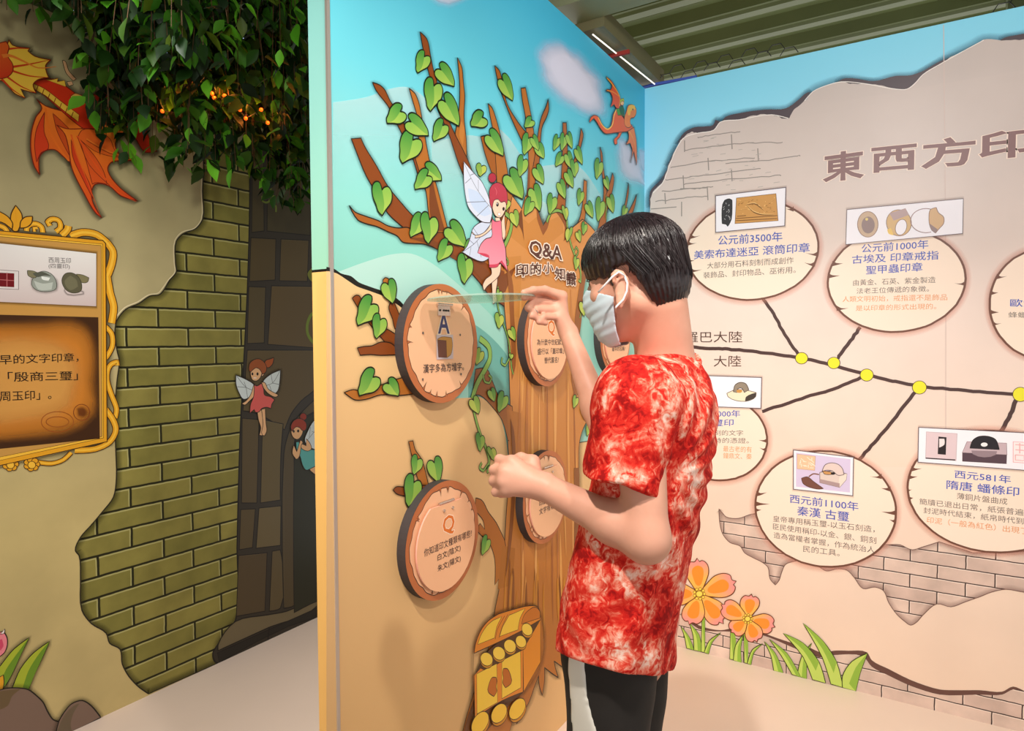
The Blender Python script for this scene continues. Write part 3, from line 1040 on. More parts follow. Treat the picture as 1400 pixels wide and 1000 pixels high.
# darker undersides and lighter flanks of the limbs
for q, c in (('588,230 594,262 602,295 608,316! 592,316! 587,290', (122, 64, 24)), ('705,364! 690,400 672,396 652,376 632,352 655,362 680,378', (128, 68, 26)), ('560,326 585,334 604,345! 640,366! 610,340 585,326', (120, 62, 24)),
             ('612,330 640,345 668,362 690,372! 676,352 645,338', (190, 112, 40)), ('632,200 634,175 630,165 627,185', (196, 126, 52))):
    a.poly(q, c)
a.poly('722,208 724,240 722,275 719,296! 716,296! 720,262', (132, 74, 30)); a.poly('680,262 684,295 690,318! 684,318! 680,290', (132, 74, 30))
a.poly('757,288 768,289 773,303 778,322 770,330 772,312 764,296', (140, 80, 34)); a.poly('733,284! 742,309! 752,294 748,312 742,322 734,300', (150, 86, 38)); a.poly('713,286! 716,330 713,316 706,300', (120, 66, 26))
rnd = random.Random(5)
for k in range(46):
    x_ = 700 + rnd.random() * 88
    y_ = 395 + rnd.random() * 400
    L_ = 60 + rnd.random() * 130
    c_ = rnd.choice([(228, 166, 96), (224, 160, 86), (196, 128, 66), (180, 112, 56), (164, 98, 48)])
    sx = (x_ - 742) * 0.06
    if x_ + sx < 698: continue
    a.stroke([(x_, y_), (x_ + sx * .4 + rnd.uniform(-1, 1), y_ + L_ * 0.5), (x_ + sx, y_ + L_)], 2.5 + rnd.random() * 6, c_, taper='both')
for k in range(26):
    x_ = 688 + rnd.random() * 98
    y_ = 760 + rnd.random() * 60
    L_ = 60 + rnd.random() * 60
    c_ = rnd.choice([(196, 130, 48), (206, 138, 46), (140, 80, 30), (128, 72, 26)])
    a.stroke([(x_, y_), (x_ + (x_ - 735) * 0.04, y_ + L_ * .5), (x_ + (x_ - 735) * .1, y_ + L_)], 3 + rnd.random() * 5, c_, taper='both')
a.poly('789,480 794,440 797,400 806,352! 800,352 790,400 784,450 784,540 788,545!', (150, 90, 42)); a.poly('697,572 700,640 696,720 690,790! 696,760 704,660 702,590', (136, 80, 38))
a.poly('692,365 696,420 698,470 699,520! 704,500 702,430 699,380', (150, 88, 40)); a.poly('637,985 652,945 668,905! 690,910! 700,960! 664,1000! 630,1018!', (104, 58, 18))
a.poly('791,640 792,760 790,840! 780,850 784,760 784,640', (140, 84, 38))
a.build('tree', wall_middle, 'printed brown tree with many bare branches')

# ---- ivy
GD_, GM_, GL_ = (76, 150, 62), (126, 180, 74), (166, 196, 84)
LO = (18, 26, 8)


def leaf(a, nx, ny, tx, ty, w, dark='L', yellow=0):
    """heart shaped leaf: notch, tip, width; the tip curls sideways"""
    ax = np.array([tx - nx, ty - ny], float)
    L = np.linalg.norm(ax)
    v = ax / L
    s = np.array([v[1], -v[0]])     # to the right of the axis when it points down
    s = -s if s[0] < 0 else s
    top = -0.22 * L

    def Q(p, q):
        return tuple(np.array([nx, ny]) + s * p * w + v * q * L)
    hl, hr = (-.15, .05) if dark == 'L' else (.05, -.15)
    tb = .10 if dark == 'R' else -.10
    lft = [Q(0, 0), Q(-.12, -.17 + hl), Q(-.32, -.19 + hl), Q(-.49, -.03 + hl), Q(-.51, .24), Q(-.38, .56), Q(-.20 + tb, .82), Q(tb, 1.0)]
    rgt = [Q(tb, 1.0), Q(.2 + tb, .80), Q(.42, .52), Q(.51, .24), Q(.47, -.01 + hr), Q(.32, -.16 + hr), Q(.12, -.14 + hr), Q(0, 0)]
    out = [(p[0], p[1], 1 if i in (0, 7) else 0) for i, p in enumerate(lft)] + [(p[0], p[1], 0) for p in rgt[1:-1]]
    mid = [Q(tb, 1.0), Q(.05, .6), Q(.04, .3)]
    cd = ('g', (70, 146, 58), (136, 184, 78), Q(0, -.2), Q(0, 1)) if not yellow else ('g', (128, 172, 70), (158, 186, 76), Q(0, -.2), Q(0, 1))
    cl = ('g', (126, 182, 76), (178, 204, 88), Q(0, -.2), Q(0, 1)) if not yellow else ('g', (176, 196, 84), (196, 208, 92), Q(0, -.2), Q(0, 1))
    a.poly(out, cl if dark == 'R' else cd, 0)
    other = [(p[0], p[1], 1 if i in (0, 7) else 0) for i, p in enumerate(rgt)]
    other = [(p[0], p[1], p[2]) for p in other[:-1]] + [(Q(0, 0)[0], Q(0, 0)[1], 1)] + [(m[0], m[1], 0) for m in mid[::-1][:-1]]
    a.poly(other, cd if dark == 'R' else cl, 0)
    a.stroke(spline(out, True), max(1.1, min(2.1, w * 0.085)), LO, closed=True, raw=True)


a = Art(WM, 0.0120)
VN = (132, 176, 82)


def vine(q, w):
    a.stroke(q, w + 1.8, LO); a.stroke(q, w, VN)


vine('655,463 667,474 669,490 662,506 651,526 645,545', 8); vine('660,512 662,522 668,524 671,517 667,513', 2.6)
vine('645,548 647,562 652,582 658,600 664,614 668,630 666,642', 4); vine('667,634 660,644 655,640 658,633', 3)
vine('680,392 680,420 687,442 694,464 697,487 699,505 701,512', 2.2); vine('697,488 690,500 685,497 686,489', 2.4)
vine('752,291 762,288 772,294 775,312 780,335 787,354 793,372 793,386 790,383', 3.4); vine('786,352 790,344 787,338 784,344', 2)
vine('752,292 748,300 747,304', 4); vine('690,292 698,300 697,316 690,334 683,346', 6); vine('691,352 694,358 693,362 690,360', 1.8)
vine('630,345 636,352 640,358', 3); vine('828,268 828,300', 2); vine('797,415 794,425 792,435', 2)
LEAVES = [
    (579, 78, 572, 101, 20, 'L'), (602, 96, 618, 120, 22, 'R'), (592, 118, 590, 153, 25, 'L'), (608, 140, 624, 174, 25, 'R'), (604, 172, 594, 195, 21, 'L'),
    (546, 153, 530, 171, 26, 'L'), (563, 192, 552, 225, 31, 'L'), (561, 167, 583, 188, 25, 'R'), (658, 161, 645, 175, 24, 'L'), (583, 232, 601, 249, 23, 'R'),
    (582, 241, 568, 261, 22, 'L'), (521, 260, 524, 295, 26, 'L'), (573, 301, 562, 326, 20, 'L'), (586, 301, 587, 334, 24, 'L'), (616, 313, 633, 340, 26, 'R'),
    (610, 336, 600, 359, 20, 'L'), (635, 357, 636, 389, 21, 'L'), (687, 111, 698, 139, 18, 'R'), (670, 187, 685, 215, 21, 'R'), (657, 228, 657, 242, 14, 'L', 1),
    (697, 242, 711, 274, 25, 'R'), (725, 165, 718, 176, 14, 'L'), (721, 190, 717, 213, 15, 'L'), (735, 201, 741, 218, 13, 'R'), (728, 190, 734, 207, 11, 'R'),
    (714, 220, 711, 243, 15, 'L'), (733, 232, 740, 253, 15, 'R'), (729, 261, 735, 290, 18, 'R'), (724, 277, 718, 296, 14, 'L'), (761, 190, 757, 207, 10, 'L'),
    (770, 188, 768, 207, 10, 'L'), (776, 186, 780, 204, 9, 'R'), (766, 214, 760, 229, 12, 'L'), (775, 213, 779, 232, 11, 'R'), (788, 206, 794, 226, 10, 'R'),
    (784, 224, 786, 243, 11, 'L'), (775, 238, 781, 258, 12, 'R'), (765, 252, 770, 273, 12, 'R'), (793, 264, 791, 282, 10, 'L'), (803, 281, 808, 299, 11, 'R'),
    (818, 224, 816, 246, 12, 'L'), (827, 246, 830, 261, 8, 'R'), (820, 278, 818, 304, 13, 'L'), (833, 272, 836, 292, 11, 'R'), (754, 272, 752, 294, 14, 'L'),
    (771, 286, 774, 302, 8, 'L', 1), (854, 285, 851, 297, 8, 'L'), (701, 293, 704, 311, 13, 'R', 1), (777, 315, 773, 331, 9, 'R', 1), (789, 319, 791, 332, 8, 'R', 1),
    (787, 355, 787, 370, 8, 'L', 1), (798, 308, 797, 322, 8, 'L'), (505, 417, 490, 447, 28, 'L'), (518, 438, 515, 464, 20, 'L'), (529, 390, 533, 416, 21, 'R'),
    (508, 516, 492, 543, 28, 'L'), (530, 525, 541, 543, 22, 'R'), (569, 629, 566, 650, 16, 'L'), (592, 633, 595, 661, 21, 'R'), (564, 660, 559, 694, 24, 'L'),
    (664, 739, 659, 760, 12, 'L'), (646, 548, 651, 567, 15, 'R', 1), (670, 535, 673, 550, 11, 'R'), (687, 543, 682, 565, 15, 'L'), (655, 598, 656, 618, 12, 'L'),
    (670, 615, 675, 630, 11, 'L', 1), (668, 640, 665, 648, 6, 'L'), (786, 545, 784, 559, 8, 'L', 1), (797, 560, 800, 575, 9, 'L', 1), (803, 585, 802, 597, 6, 'L', 1),
    (681, 433, 682, 450, 12, 'L', 1), (697, 452, 701, 467, 11, 'R', 1), (697, 485, 698, 492, 6, 'L', 1), (681, 400, 681, 415, 8, 'L', 1), (655, 482, 651, 500, 12, 'L', 1),
    (795, 415, 796, 433, 10, 'R', 1), (808, 396, 803, 408, 8, 'L'), (640, 332, 634, 344, 9, 'L'), (690, 276, 692, 288, 12, 'L', 1),
    (818, 455, 816, 480, 8, 'L'), (822, 480, 819, 494, 7, 'L', 1),
]
for q in LEAVES:
    leaf(a, *q)
a.build('ivy', wall_middle, 'printed heart-shaped ivy leaves and curling vines')

# ---- fairy
a = Art(WM, 0.0190)
SK, K = (250, 214, 188), (50, 30, 30)
UW = '632,221! 645,236 656,248 664,264 669,280 671,293 668,305 658,304 646,294 638,283 634,266 632,245'
LW = '669,304 656,304 645,312 641,325 637,336 630,345! 645,354 658,358 668,352 674,332'
a.poly(LW, (212, 222, 244), 1.2, K); a.poly(UW, (220, 228, 246), 1.2, K)
a.poly('638,258 650,262 662,275 670,292 660,296 648,288 640,274', (202, 220, 248))
for q in ('632,222 642,244 652,262 662,276 670,285', '642,244 634,251', '641,240 646,238', '652,262 652,246', '662,276 635,277', '666,281 650,296', '630,345 646,334 660,318 668,308', '646,334 637,326', '650,330 656,352', '654,325 645,312', '642,338 640,350'):
    a.stroke(q, 0.8, (110, 114, 134))
a.poly('672,378 678,372 678,386 676,400 677,412 672,416 671,400', SK, 1.0, K)
a.poly('669,366 683,361 681,376 674,384 664,392 660,398 658,391 662,382 670,375', SK, 1.0, K)
a.poly('671,299 667,310 660,318 650,322 644,320 643,317 648,324 647,326 656,324 665,318 673,308', SK, 0.9, K)
a.poly('684,302 688,292 688,304 689,322 687,329 684,322 682,308', SK, 0.9, K)
PK = '671,299! 675,303 683,301! 684,315 685,326 689,340 690,356 692,371! 684,361 681,359! 678,365 667,366! 666,352! 651,346! 655,335 662,327 670,324 670,310'
a.poly(PK, ('g', (238, 112, 138), (246, 152, 172), (676, 300), (660, 350)), 1.2, K)
a.poly('667,362 678,361 684,356 690,366 692,371! 684,361 681,359! 678,365 667,366!', (214, 66, 96)); a.poly('651,346! 666,349 667,353! 658,350', (214, 66, 96))
a.poly('675,298 681,298 682,302 676,303', SK, 0.7, K)
a.poly('671,276 676,270 688,274 690,283 687,292 682,298 676,296 672,288', SK, 1.0, K)
a.poly('671,282 668,275 669,270 672,276', SK, 0.8, K)
a.disc(671, 243.5, 5.4, 6.6, (176, 44, 66), 1.0, K)
a.poly('667,270 667,261 671,253 678,250 685,253 690,260 692,272 691,281 688,276 683,277 679,273 674,274 672,279 671,286 668,280', (190, 58, 78), 1.0, K)
a.stroke('674,256 677,262 676,268', 1.0, (226, 120, 132), taper='both'); a.stroke('678,255 681,262', 1.0, (226, 120, 132), taper='both')
a.disc(678, 280, 1.8, 3.0, (24, 20, 24), n=14); a.disc(686.5, 286, 1.6, 2.6, (24, 20, 24), n=14); a.disc(677.6, 279, .6, .9, (250, 250, 250), n=8)
a.poly('679,291 683,292 681,296 679,295', (255, 250, 248), 0.6, (150, 50, 60))
a.build('fairy', wall_middle, 'printed fairy with red hair bun, pale wings and pink dress')

# ---- small dragon with rider
a = Art(WM, 0.0190)
RD, YL, K = (222, 92, 36), (238, 186, 60), (90, 36, 14)
DW1 = '827,105! 834,111 840,120 845,131 847,140 846,150 841,148 838,143 833,147! 836,136 835,131 832,126 827,125! 828,123 833,123 835,116 831,111'
DB = '804,168! 806,161 811,158 816,160 821,169 827,176 832,175 835,167 837,156 841,149 847,157 851,162 854,172 858,174 862,171 864,175 856,180 848,181 838,182 832,183 826,183 820,177 814,167 810,162'
DW2 = '849,177! 856,179 858,190 854,198! 860,196 863,206 860,223! 865,207 869,226! 869,204 868,190 865,175! 857,175'
for q in (DW1, DB, DW2):
    a.halo(q, 3, (30, 60, 70), 0.35)
a.poly(DW1, (218, 84, 36), 1.0, K); a.stroke('828,107 840,122 846,134 845,146', 1.5, YL); a.stroke('828,124 836,126 846,133', 1.2, (238, 150, 50))
a.poly('846,178 850,178 846,187 842,192 842,197 839,198 838,191 843,186', RD, 0.9, K)
a.poly(DW2, ('g', (230, 130, 60), (214, 100, 46), (858, 176), (866, 220)), 1.0, K); a.stroke('858,178 864,190 868,206 869,222', 1.2, YL, taper='end')
a.poly(DB, RD, 1.0, K)
a.stroke('816,161 822,172 829,177 835,172 838,158 841,150', 1.6, (244, 206, 90))
a.poly('853,172 852,162 855,152 858,144 864,144 868,149 868,156 865,161 861,162 860,168 862,173 857,175', (232, 128, 44), 0.9, K)
a.poly('856,152 860,144 866,145 867,150 861,152 860,158 857,158', YL); a.disc(863.5, 150, .9, 1.2, (20, 20, 20), n=8)
a.poly('841,150 847,148 851,152 852,160 848,158 843,158', (78, 150, 46), 0.8, K); a.poly('845,146 850,145 852,152 851,158 847,156', (40, 96, 60), 0.7, K)
a.disc(849, 141.5, 2.4, 3, (236, 190, 140), 0.6, K, n=12); a.poly('846,142 847,136 851,135 852,140 849,138', (170, 190, 50), 0.6, K)
a.build('dragon', wall_middle, 'printed small orange dragon carrying a rider in green')

# ---- treasure chest
a = Art(WM, 0.0190)
CO, CY, CK, CD_ = (228, 138, 34), (250, 208, 66), (64, 34, 8), (92, 52, 14)
a.halo('646,892 650,872 666,846 700,832 728,828 738,845 738,906 714,946 690,960 646,996', 5, (70, 44, 10), 0.45)
a.poly('648,922! 655,905 672,884 700,868 737,846! 737,905! 713,946! 690,960', (80, 46, 14), 1.0, CK)
a.poly('646,893! 648,880 655,862 666,848 680,839! 700,833 722,828 732,829 736,836 737,847! 712,862! 690,873', CO, 1.4, CK)
a.poly('651,881! 655,869 664,855 672,848! 684,843! 677,857 674,872!', CY, 0.9, CK)
a.poly('681,870! 685,857 690,848 694,841! 716,832! 709,845 706,861!', CY, 0.9, CK)
a.stroke('675,874 678,860 688,842', 0.9, CK); a.stroke('680,872 684,858 692,840', 0.9, CK)
a.poly('711,853! 714,842 721,834 730,830 736,836 736,845!', (204, 116, 26), 1.0, CK)
a.poly('713,888! 737,847! 737,905! 714,945!', ('g', (226, 140, 30), (236, 150, 30), (725, 870), (725, 930)), 1.1, CK)
a.poly('646,923! 655,913! 660,915 690,900 713,888! 713,946! 684,958 647,982!', CO, 1.3, CK)
a.poly('649.5,921! 677,907! 678,960! 650,976!', CY, 1.0, CK, smooth=False); a.poly('684,903! 709.5,890! 710,940! 684,955!', CY, 1.0, CK, smooth=False)
for hx, hy in ((671, 939), (691, 927)):
    sg = 1 if hx < 680 else -1
    a.poly([(hx + 5 * sg, hy - 13, 0), (hx + 6 * sg, hy - 8, 0), (hx + 5 * sg, hy, 0), (hx + 6 * sg, hy + 6, 0), (hx + 2 * sg, hy + 13, 0), (hx - 5 * sg, hy + 8, 0), (hx - 6.5 * sg, hy + 3, 1), (hx - 3 * sg, hy - 9, 0), (hx, hy - 13, 0)], (196, 106, 22), 1.1, CK)
for cx_, cy_, rx_, ry_ in ((663, 901, 8.2, 9.5), (680, 893, 8.2, 9.5), (695, 883, 8, 9.2), (710, 877, 7, 8.6), (718.5, 860.5, 7, 8.8)):
    a.disc(cx_, cy_ + 3.2, rx_, ry_, (206, 144, 30), 1.0, CK, rot=-.4); a.disc(cx_, cy_, rx_, ry_, (252, 214, 78), 1.0, CK, rot=-.4)
for cx_, cy_, rx_, ry_ in ((654, 988, 10, 17), (680, 975, 9.4, 14.5), (705, 969, 9.4, 16)):
    a.disc(cx_ + 1, cy_ + 4, rx_, ry_, (206, 138, 26), 1.1, CK, rot=.5); a.disc(cx_, cy_, rx_, ry_, (250, 202, 58), 1.1, CK, rot=.5)
a.build('treasure_chest', wall_middle, 'printed golden treasure chest with coins')

a = Art(WM, 0.0150)
a.text('Q&A', (722, 351.5), (766, 359), 22, (92, 52, 40), 0.022, (255, 240, 222), 0.055)
for ch, x0, x1, y0, y1, h_ in (('印', 703, 719.5, 379, 378, 17), ('的', 723, 737.5, 376, 375.5, 16), ('小', 740, 754.5, 374.5, 374, 15), ('知', 757, 770, 382, 383, 16), ('識', 772.5, 785, 389.5, 391, 18)):
    a.text(ch, (x0, y0), (x1, y1), h_, (92, 52, 40), 0.018, (255, 240, 222), 0.055)
a.build('lettering', wall_middle, 'printed dark brown title with a white outline')
# ------------------------------------------------------------------ RIGHT WALL artwork
PL_STOPS = ((206, 194, 188), (244, 214, 190))
a = Art(WR, 0.0006)
DKC = (82, 70, 76)
BANDS = ['985,169 992,160 1010,155 1045,150 1075,148 1090,138 1103,127 1108,126! 1098,141 1086,153 1079,165 1055,160 1030,160 1010,167',
         '1143,114 1152,108 1165,107 1195,111 1224,104 1245,103 1260,98 1285,84 1305,77 1345,61! 1345,66 1300,82 1285,92 1262,106 1252,118 1240,125 1222,125 1205,119 1185,117 1163,115',
         '1366,56 1375,51 1390,48 1480,30! 1900,-60! 1900,-36! 1480,46! 1400,58', '926,196 935,182 950,174 965,173 975,171 978,164 987,167 980,178 955,184 945,183 935,190',
         '913,226 925,202 934,193 934,204 921,224', '888,282 889,262 903,246 917,224 918,228 907,252 896,264 893,278', '900,252 905,246 912,246 906,254']
PLO = ('889,276! 893,262 905,250 916,222 928,196 935,188 945,181 955,182 975,178 980,173 985,167 1010,164 1030,158 1055,157 1078,162 1085,151 1100,138 1112,125 1130,117 1150,112 1165,115 '
       '1185,115 1205,117 1225,122 1240,122 1250,115 1262,102 1285,88 1300,78 1330,63 1345,55 1370,55 1400,54 1900,-40! 1900,1145! 889,860!')
a.halo(PLO, 10, (70, 110, 130), 0.5, smooth=True)
for q in BANDS:
    a.halo(q, 6, (60, 96, 116), 0.45)
    a.poly(q, DKC)
a.poly(rough('889,276! 893,262 905,250 916,222 928,196 935,188 945,181 955,182 975,178 980,173 985,167 1010,164 1030,158 1055,157 1078,162 1085,151 1100,138 1112,125 1130,117 1150,112 1165,115 '
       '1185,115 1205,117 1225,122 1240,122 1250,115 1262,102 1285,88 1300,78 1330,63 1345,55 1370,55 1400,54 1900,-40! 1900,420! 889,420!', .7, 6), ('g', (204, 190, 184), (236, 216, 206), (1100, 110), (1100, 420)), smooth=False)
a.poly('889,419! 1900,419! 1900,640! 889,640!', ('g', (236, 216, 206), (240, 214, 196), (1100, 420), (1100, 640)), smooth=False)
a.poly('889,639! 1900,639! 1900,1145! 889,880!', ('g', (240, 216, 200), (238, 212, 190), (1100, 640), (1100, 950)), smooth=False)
for q in ('893,264 906,250 917,222 929,196 936,188 955,182 976,178 985,167 1010,164 1055,157 1078,162', '1100,138 1112,125 1130,117 1150,112 1185,115 1225,122 1240,122 1250,115 1262,102 1285,88 1330,63 1345,55'):
    a.stroke(q, 1.0, (244, 236, 230))
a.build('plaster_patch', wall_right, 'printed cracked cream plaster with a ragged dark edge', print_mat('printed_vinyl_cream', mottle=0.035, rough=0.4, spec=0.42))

a = Art(WR, 0.0030)
GL2 = (150, 140, 134)
rows = [('936,206 1004,197 1070,195', 0), ('954,188 980,184 1012,180', 0), ('917,229 970,221 1032,216', 0), ('992,224 1060,218 1094,213', 0), ('910,246 962,240 1040,231', 0), ('935,252 1000,245 1068,240', 0), ('905,262 950,258 975,256', 0), ('896,276 935,271 968,268', 0), ('930,259 966,257', 0), ('890,286 925,283', 0)]
for q, _ in rows:
    P_ = spline(pp(q), False, 8)
    P_ = [(p[0], p[1] + rnd.uniform(-.8, .8)) for p in P_]
    a.stroke(P_, 1.2, GL2, raw=True)
for q in ('936,192 936,208', '1000,184 1001,204', '968,216 969,233', '1036,203 1037,220', '934,240 935,258', '1000,232 1001,248', '967,255 968,274', '909,264 910,279', '932,276 932,296'):
    a.stroke(q, 1.4, GL2)
for k in range(40):
    x_, y_ = rnd.uniform(930, 1060), rnd.uniform(188, 262)
    if x_ < 930 + (262 - y_) * 0.3: continue
    a.stroke([(x_, y_), (x_ + rnd.uniform(3, 9), y_ - rnd.uniform(0, 2))], 0.7, (178, 168, 162))
a.build('stone_joints', wall_right, 'printed faint grey stone joints')

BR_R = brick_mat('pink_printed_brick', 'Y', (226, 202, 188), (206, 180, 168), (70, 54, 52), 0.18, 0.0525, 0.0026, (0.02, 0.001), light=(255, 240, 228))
a = Art(WR, 0.0032)
RA = ('983,696! 988,702 993,707 1010,709 1025,704 1040,701! 1100,742! 1215,745! 1230,745 1247,752 1262,748 1284,741! 1330,756! 1420,754! 1440,812! 1400,810 1375,806 1355,810 1340,816 1320,823 1300,830 1281,826 1262,841 1253,851 1245,855 '
      '1237,850 1226,840 1215,824 1208,808 1196,803 1180,805 1168,790 1158,780 1145,778 1130,781 1118,774 1100,766 1085,768 1074,772 1069,782 1065,794 1060,800 1053,792 1050,776 1042,769 1030,763 1018,756 1012,747 998,742 988,730 984,714')
RB = ('930,838! 942,848 955,855 985,862 1008,858 1040,863 1050,868 1070,875 1085,880 1105,885 1125,893 1140,890 1160,890 1185,892 1192,903 1215,915 1245,930 1270,940 1285,943 1310,944 1340,944 1370,946 1385,939 1400,945 1900,1050! 1900,1136! 1391,1001! 1169,946! 969,895! 925,884!')
a.poly(rough(RA, .6, 2), (255, 255, 255), smooth=False); a.poly(RB, (255, 255, 255))
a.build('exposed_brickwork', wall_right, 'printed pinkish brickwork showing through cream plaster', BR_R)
a = Art(WR, 0.0036)
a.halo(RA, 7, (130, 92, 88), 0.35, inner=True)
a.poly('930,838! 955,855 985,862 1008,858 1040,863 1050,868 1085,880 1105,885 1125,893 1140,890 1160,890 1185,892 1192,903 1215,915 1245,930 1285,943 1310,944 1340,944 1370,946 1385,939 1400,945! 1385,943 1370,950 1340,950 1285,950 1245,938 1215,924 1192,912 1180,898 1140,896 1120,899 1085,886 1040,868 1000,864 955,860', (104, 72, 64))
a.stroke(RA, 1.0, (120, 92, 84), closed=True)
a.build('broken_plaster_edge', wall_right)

# title
a = Art(WR, 0.0044)
a.stroke('1290,34 1292,230 1293,400 1293,640', 0.9, (214, 192, 184))
TC = (140, 106, 106)
for ch, x0, x1, y0, y1, h_ in (('東', 1127, 1179, 249, 243, 38), ('西', 1192.5, 1251, 236, 231, 33), ('方', 1262, 1331, 230, 225, 38), ('印', 1341, 1412, 219, 212, 36)):
    a.text(ch, (x0, y0), (x1, y1), h_, TC, 0.026, (250, 228, 214), 0.022)
a.build('lettering', wall_right, 'printed grey-brown title characters')

# timeline
a = Art(WR, 0.0044)
LC = (78, 56, 54)
for q, w_ in (('930,474 970,476.5 1000,478 1040,482 1096,490 1140,500 1185,512 1220,521 1257,528 1330,535 1400,540 1900,545', 4.6), ('1036,398 1058,430 1070,452 1092,486', 4.2), ('1176,448 1160,470 1145,490', 4.6),
              ('1178,516 1140,532 1096,545 1042,563', 4.4), ('1253,534 1225,570 1195,606 1172,632', 4.4), ('1390,545 1380,570 1366,594', 5)):
    P_ = spline(pp(q), False, 7)
    a.stroke([(p[0] + rnd.uniform(-.6, .6), p[1] + rnd.uniform(-.6, .6)) for p in P_], w_, LC, raw=True)
for cx_, cy_, r_ in ((1096, 490, 8), (1140, 496.5, 8), (1185, 513, 8.5), (1257, 530, 9.2), (1395, 539.5, 10)):
    a.disc(cx_, cy_, r_ + 1, r_ * .93 + .8, LC, n=36); a.disc(cx_, cy_, r_, r_ * .93, (236, 228, 52), n=36)
a.text('羅巴大陸', (937, 468.5), (1015, 468.5), 15, (86, 60, 50), 0.0); a.text('大陸', (976, 501.5), (1013.5, 501.5), 15, (86, 60, 50), 0.0)
a.build('timeline', wall_right, 'printed dark branching timeline with yellow dots')

BL, GY, OR = (70, 94, 184), (104, 96, 90), (228, 152, 96)


def medallion(label, cx_, cy_, rx_, ry_, tilt, cracks, card, text, ow=2.6, oc=(112, 74, 60), fill=(250, 228, 210)):
    a = Art(WR, 0.0056)
    n = 72
    P_ = []
    for k in range(n):
        an = 2 * math.pi * k / n
        x_, y_ = rx_ * math.cos(an), ry_ * math.sin(an)
        P_.append((cx_ + x_, cy_ + y_ + x_ * tilt))
    a.halo(P_, 9, (232, 160, 140), 0.45, smooth=False)
    a.poly(P_, fill, smooth=False)
    a.stroke([(p[0] + rnd.uniform(-.3, .3), p[1] + rnd.uniform(-.3, .3)) for p in P_], ow, oc, closed=True, raw=True)
    for an, ln in cracks:
        an = math.radians(an)
        x_, y_ = rx_ * math.cos(an), ry_ * math.sin(an)
        ex = -1 if x_ > 0 else 1
        p0 = (cx_ + x_, cy_ + y_ + x_ * tilt)
        a.poly([(p0[0] - ex * .8, p0[1] - 3.5, 1), (p0[0] + ex * ln * .35, p0[1] + rnd.uniform(-1.2, .6), 0), (p0[0] + ex * ln, p0[1] + rnd.uniform(-2, 1), 1), (p0[0] + ex * ln * .35, p0[1] + 2.4, 0), (p0[0] - ex * .8, p0[1] + 4, 1)], oc)
    for body, l_, r_, h_, c_ in text:
        a.text(body, l_, r_, h_, c_, 0.008 if c_ == BL else 0.0)
    o = a.build('medallion', wall_right, label)
    if card:
        c = Art(WR, 0.0090)
        card(c)
        c.build('photo_card', o, 'white photo card on the medallion')
    return o


def frame4(c, q, ol=1.4):
    c.halo(q, 4, (120, 80, 70), 0.35, smooth=False)
    c.poly(q, (246, 242, 250), ol, (96, 84, 92), smooth=False)


def card1(c):
    frame4(c, '978.5,268 1074.5,256.5 1073,309 978.5,318')
    c.poly('991,274! 997,272 1001,274! 1000,300 997,307! 995,310 993,307! 987.5,306! 988,280', (52, 50, 54), 0.8)
    for k in range(16):
        x_, y_ = rnd.uniform(990, 999), rnd.uniform(277, 302)
        c.stroke([(x_, y_), (x_ + rnd.uniform(-2, 2), y_ + rnd.uniform(1, 3))], 0.8, (170, 168, 170))
    c.poly('1007,271! 1061,265! 1064,302! 1005,306!', (208, 152, 84), 0.8, (90, 60, 30), smooth=False)
    for q in ('1022,282 1030,290 1042,294 1058,294', '1020,281 1032,279 1044,288', '1036,280 1046,290', '1010,288 1024,286', '1050,280 1058,274', '1012,276 1026,273', '1048,292 1056,282'):
        c.stroke(q, 1.4, (120, 78, 34), taper='both'); c.stroke([(p[0], p[1] - 1.4) for p in pp(q)], 1.0, (238, 196, 128), taper='both')
    for q in ('1006,299 1063,295', '1006,302 1063,299', '1008,296 1020,295'):
        c.stroke(q, 0.9, (110, 70, 30))
    for k in range(40):
        x_, y_ = rnd.uniform(1009, 1060), rnd.uniform(271, 293)
        c.stroke([(x_, y_), (x_ + rnd.uniform(-3, 3), y_ + rnd.uniform(-2, 2))], 0.8, rnd.choice([(236, 190, 120), (160, 108, 52)]))


def card2(c):
    frame4(c, '1158,287 1317,272 1316,319.5 1156.5,334.5', 1.0)
    c.disc(1186.5, 307, 14, 17.5, (204, 176, 150), 0.9, (150, 120, 110)); c.disc(1187, 308, 9, 11.5, (150, 128, 126)); c.disc(1185, 300, 2, 2, (230, 205, 130))
    c.disc(1229, 305, 17, 18, (216, 180, 128), 0.9, (150, 120, 110), rot=-.3); c.poly('1216,292 1238,285 1243,294 1222,302', (186, 160, 160)); c.poly('1213,314 1218,312 1222,322 1215,320', (238, 200, 110))
    c.disc(1232, 311, 7.5, 11, (246, 242, 250), 0.8, (150, 120, 110), rot=.3)
    P_ = [(1266 + 21 * math.cos(math.radians(t)), 302 + 16.5 * math.sin(math.radians(t))) for t in range(70, 300, 8)]
    c.stroke(P_, 1.0, (150, 120, 120), raw=True)
    c.poly('1272,287 1280,284 1283,291 1290,297 1290,306 1284,313 1279,319 1274,315 1271,308 1270,298', (214, 176, 134), 0.8, (140, 108, 100)); c.poly('1271,306 1282,314 1279,319 1274,315', (150, 128, 128))


def card4(c):
    frame4(c, '968,514 1041.5,516.5 1040.5,558.5 968,556')
    c.poly('994,538 1006,533 1022,534 1034,537 1033,543 1019,549 996,543', (240, 228, 200), 0.9, (110, 96, 80)); c.poly('1019,549 1020,543 1034,537 1033,543', (70, 60, 56))
    c.poly('1003,536 1005,527 1012,523 1020,525 1024,533 1018,537 1014,531 1009,532 1008,537', (150, 136, 120), 0.9, (50, 44, 40)); c.disc(1011, 535, 4, 2.4, (206, 150, 80))


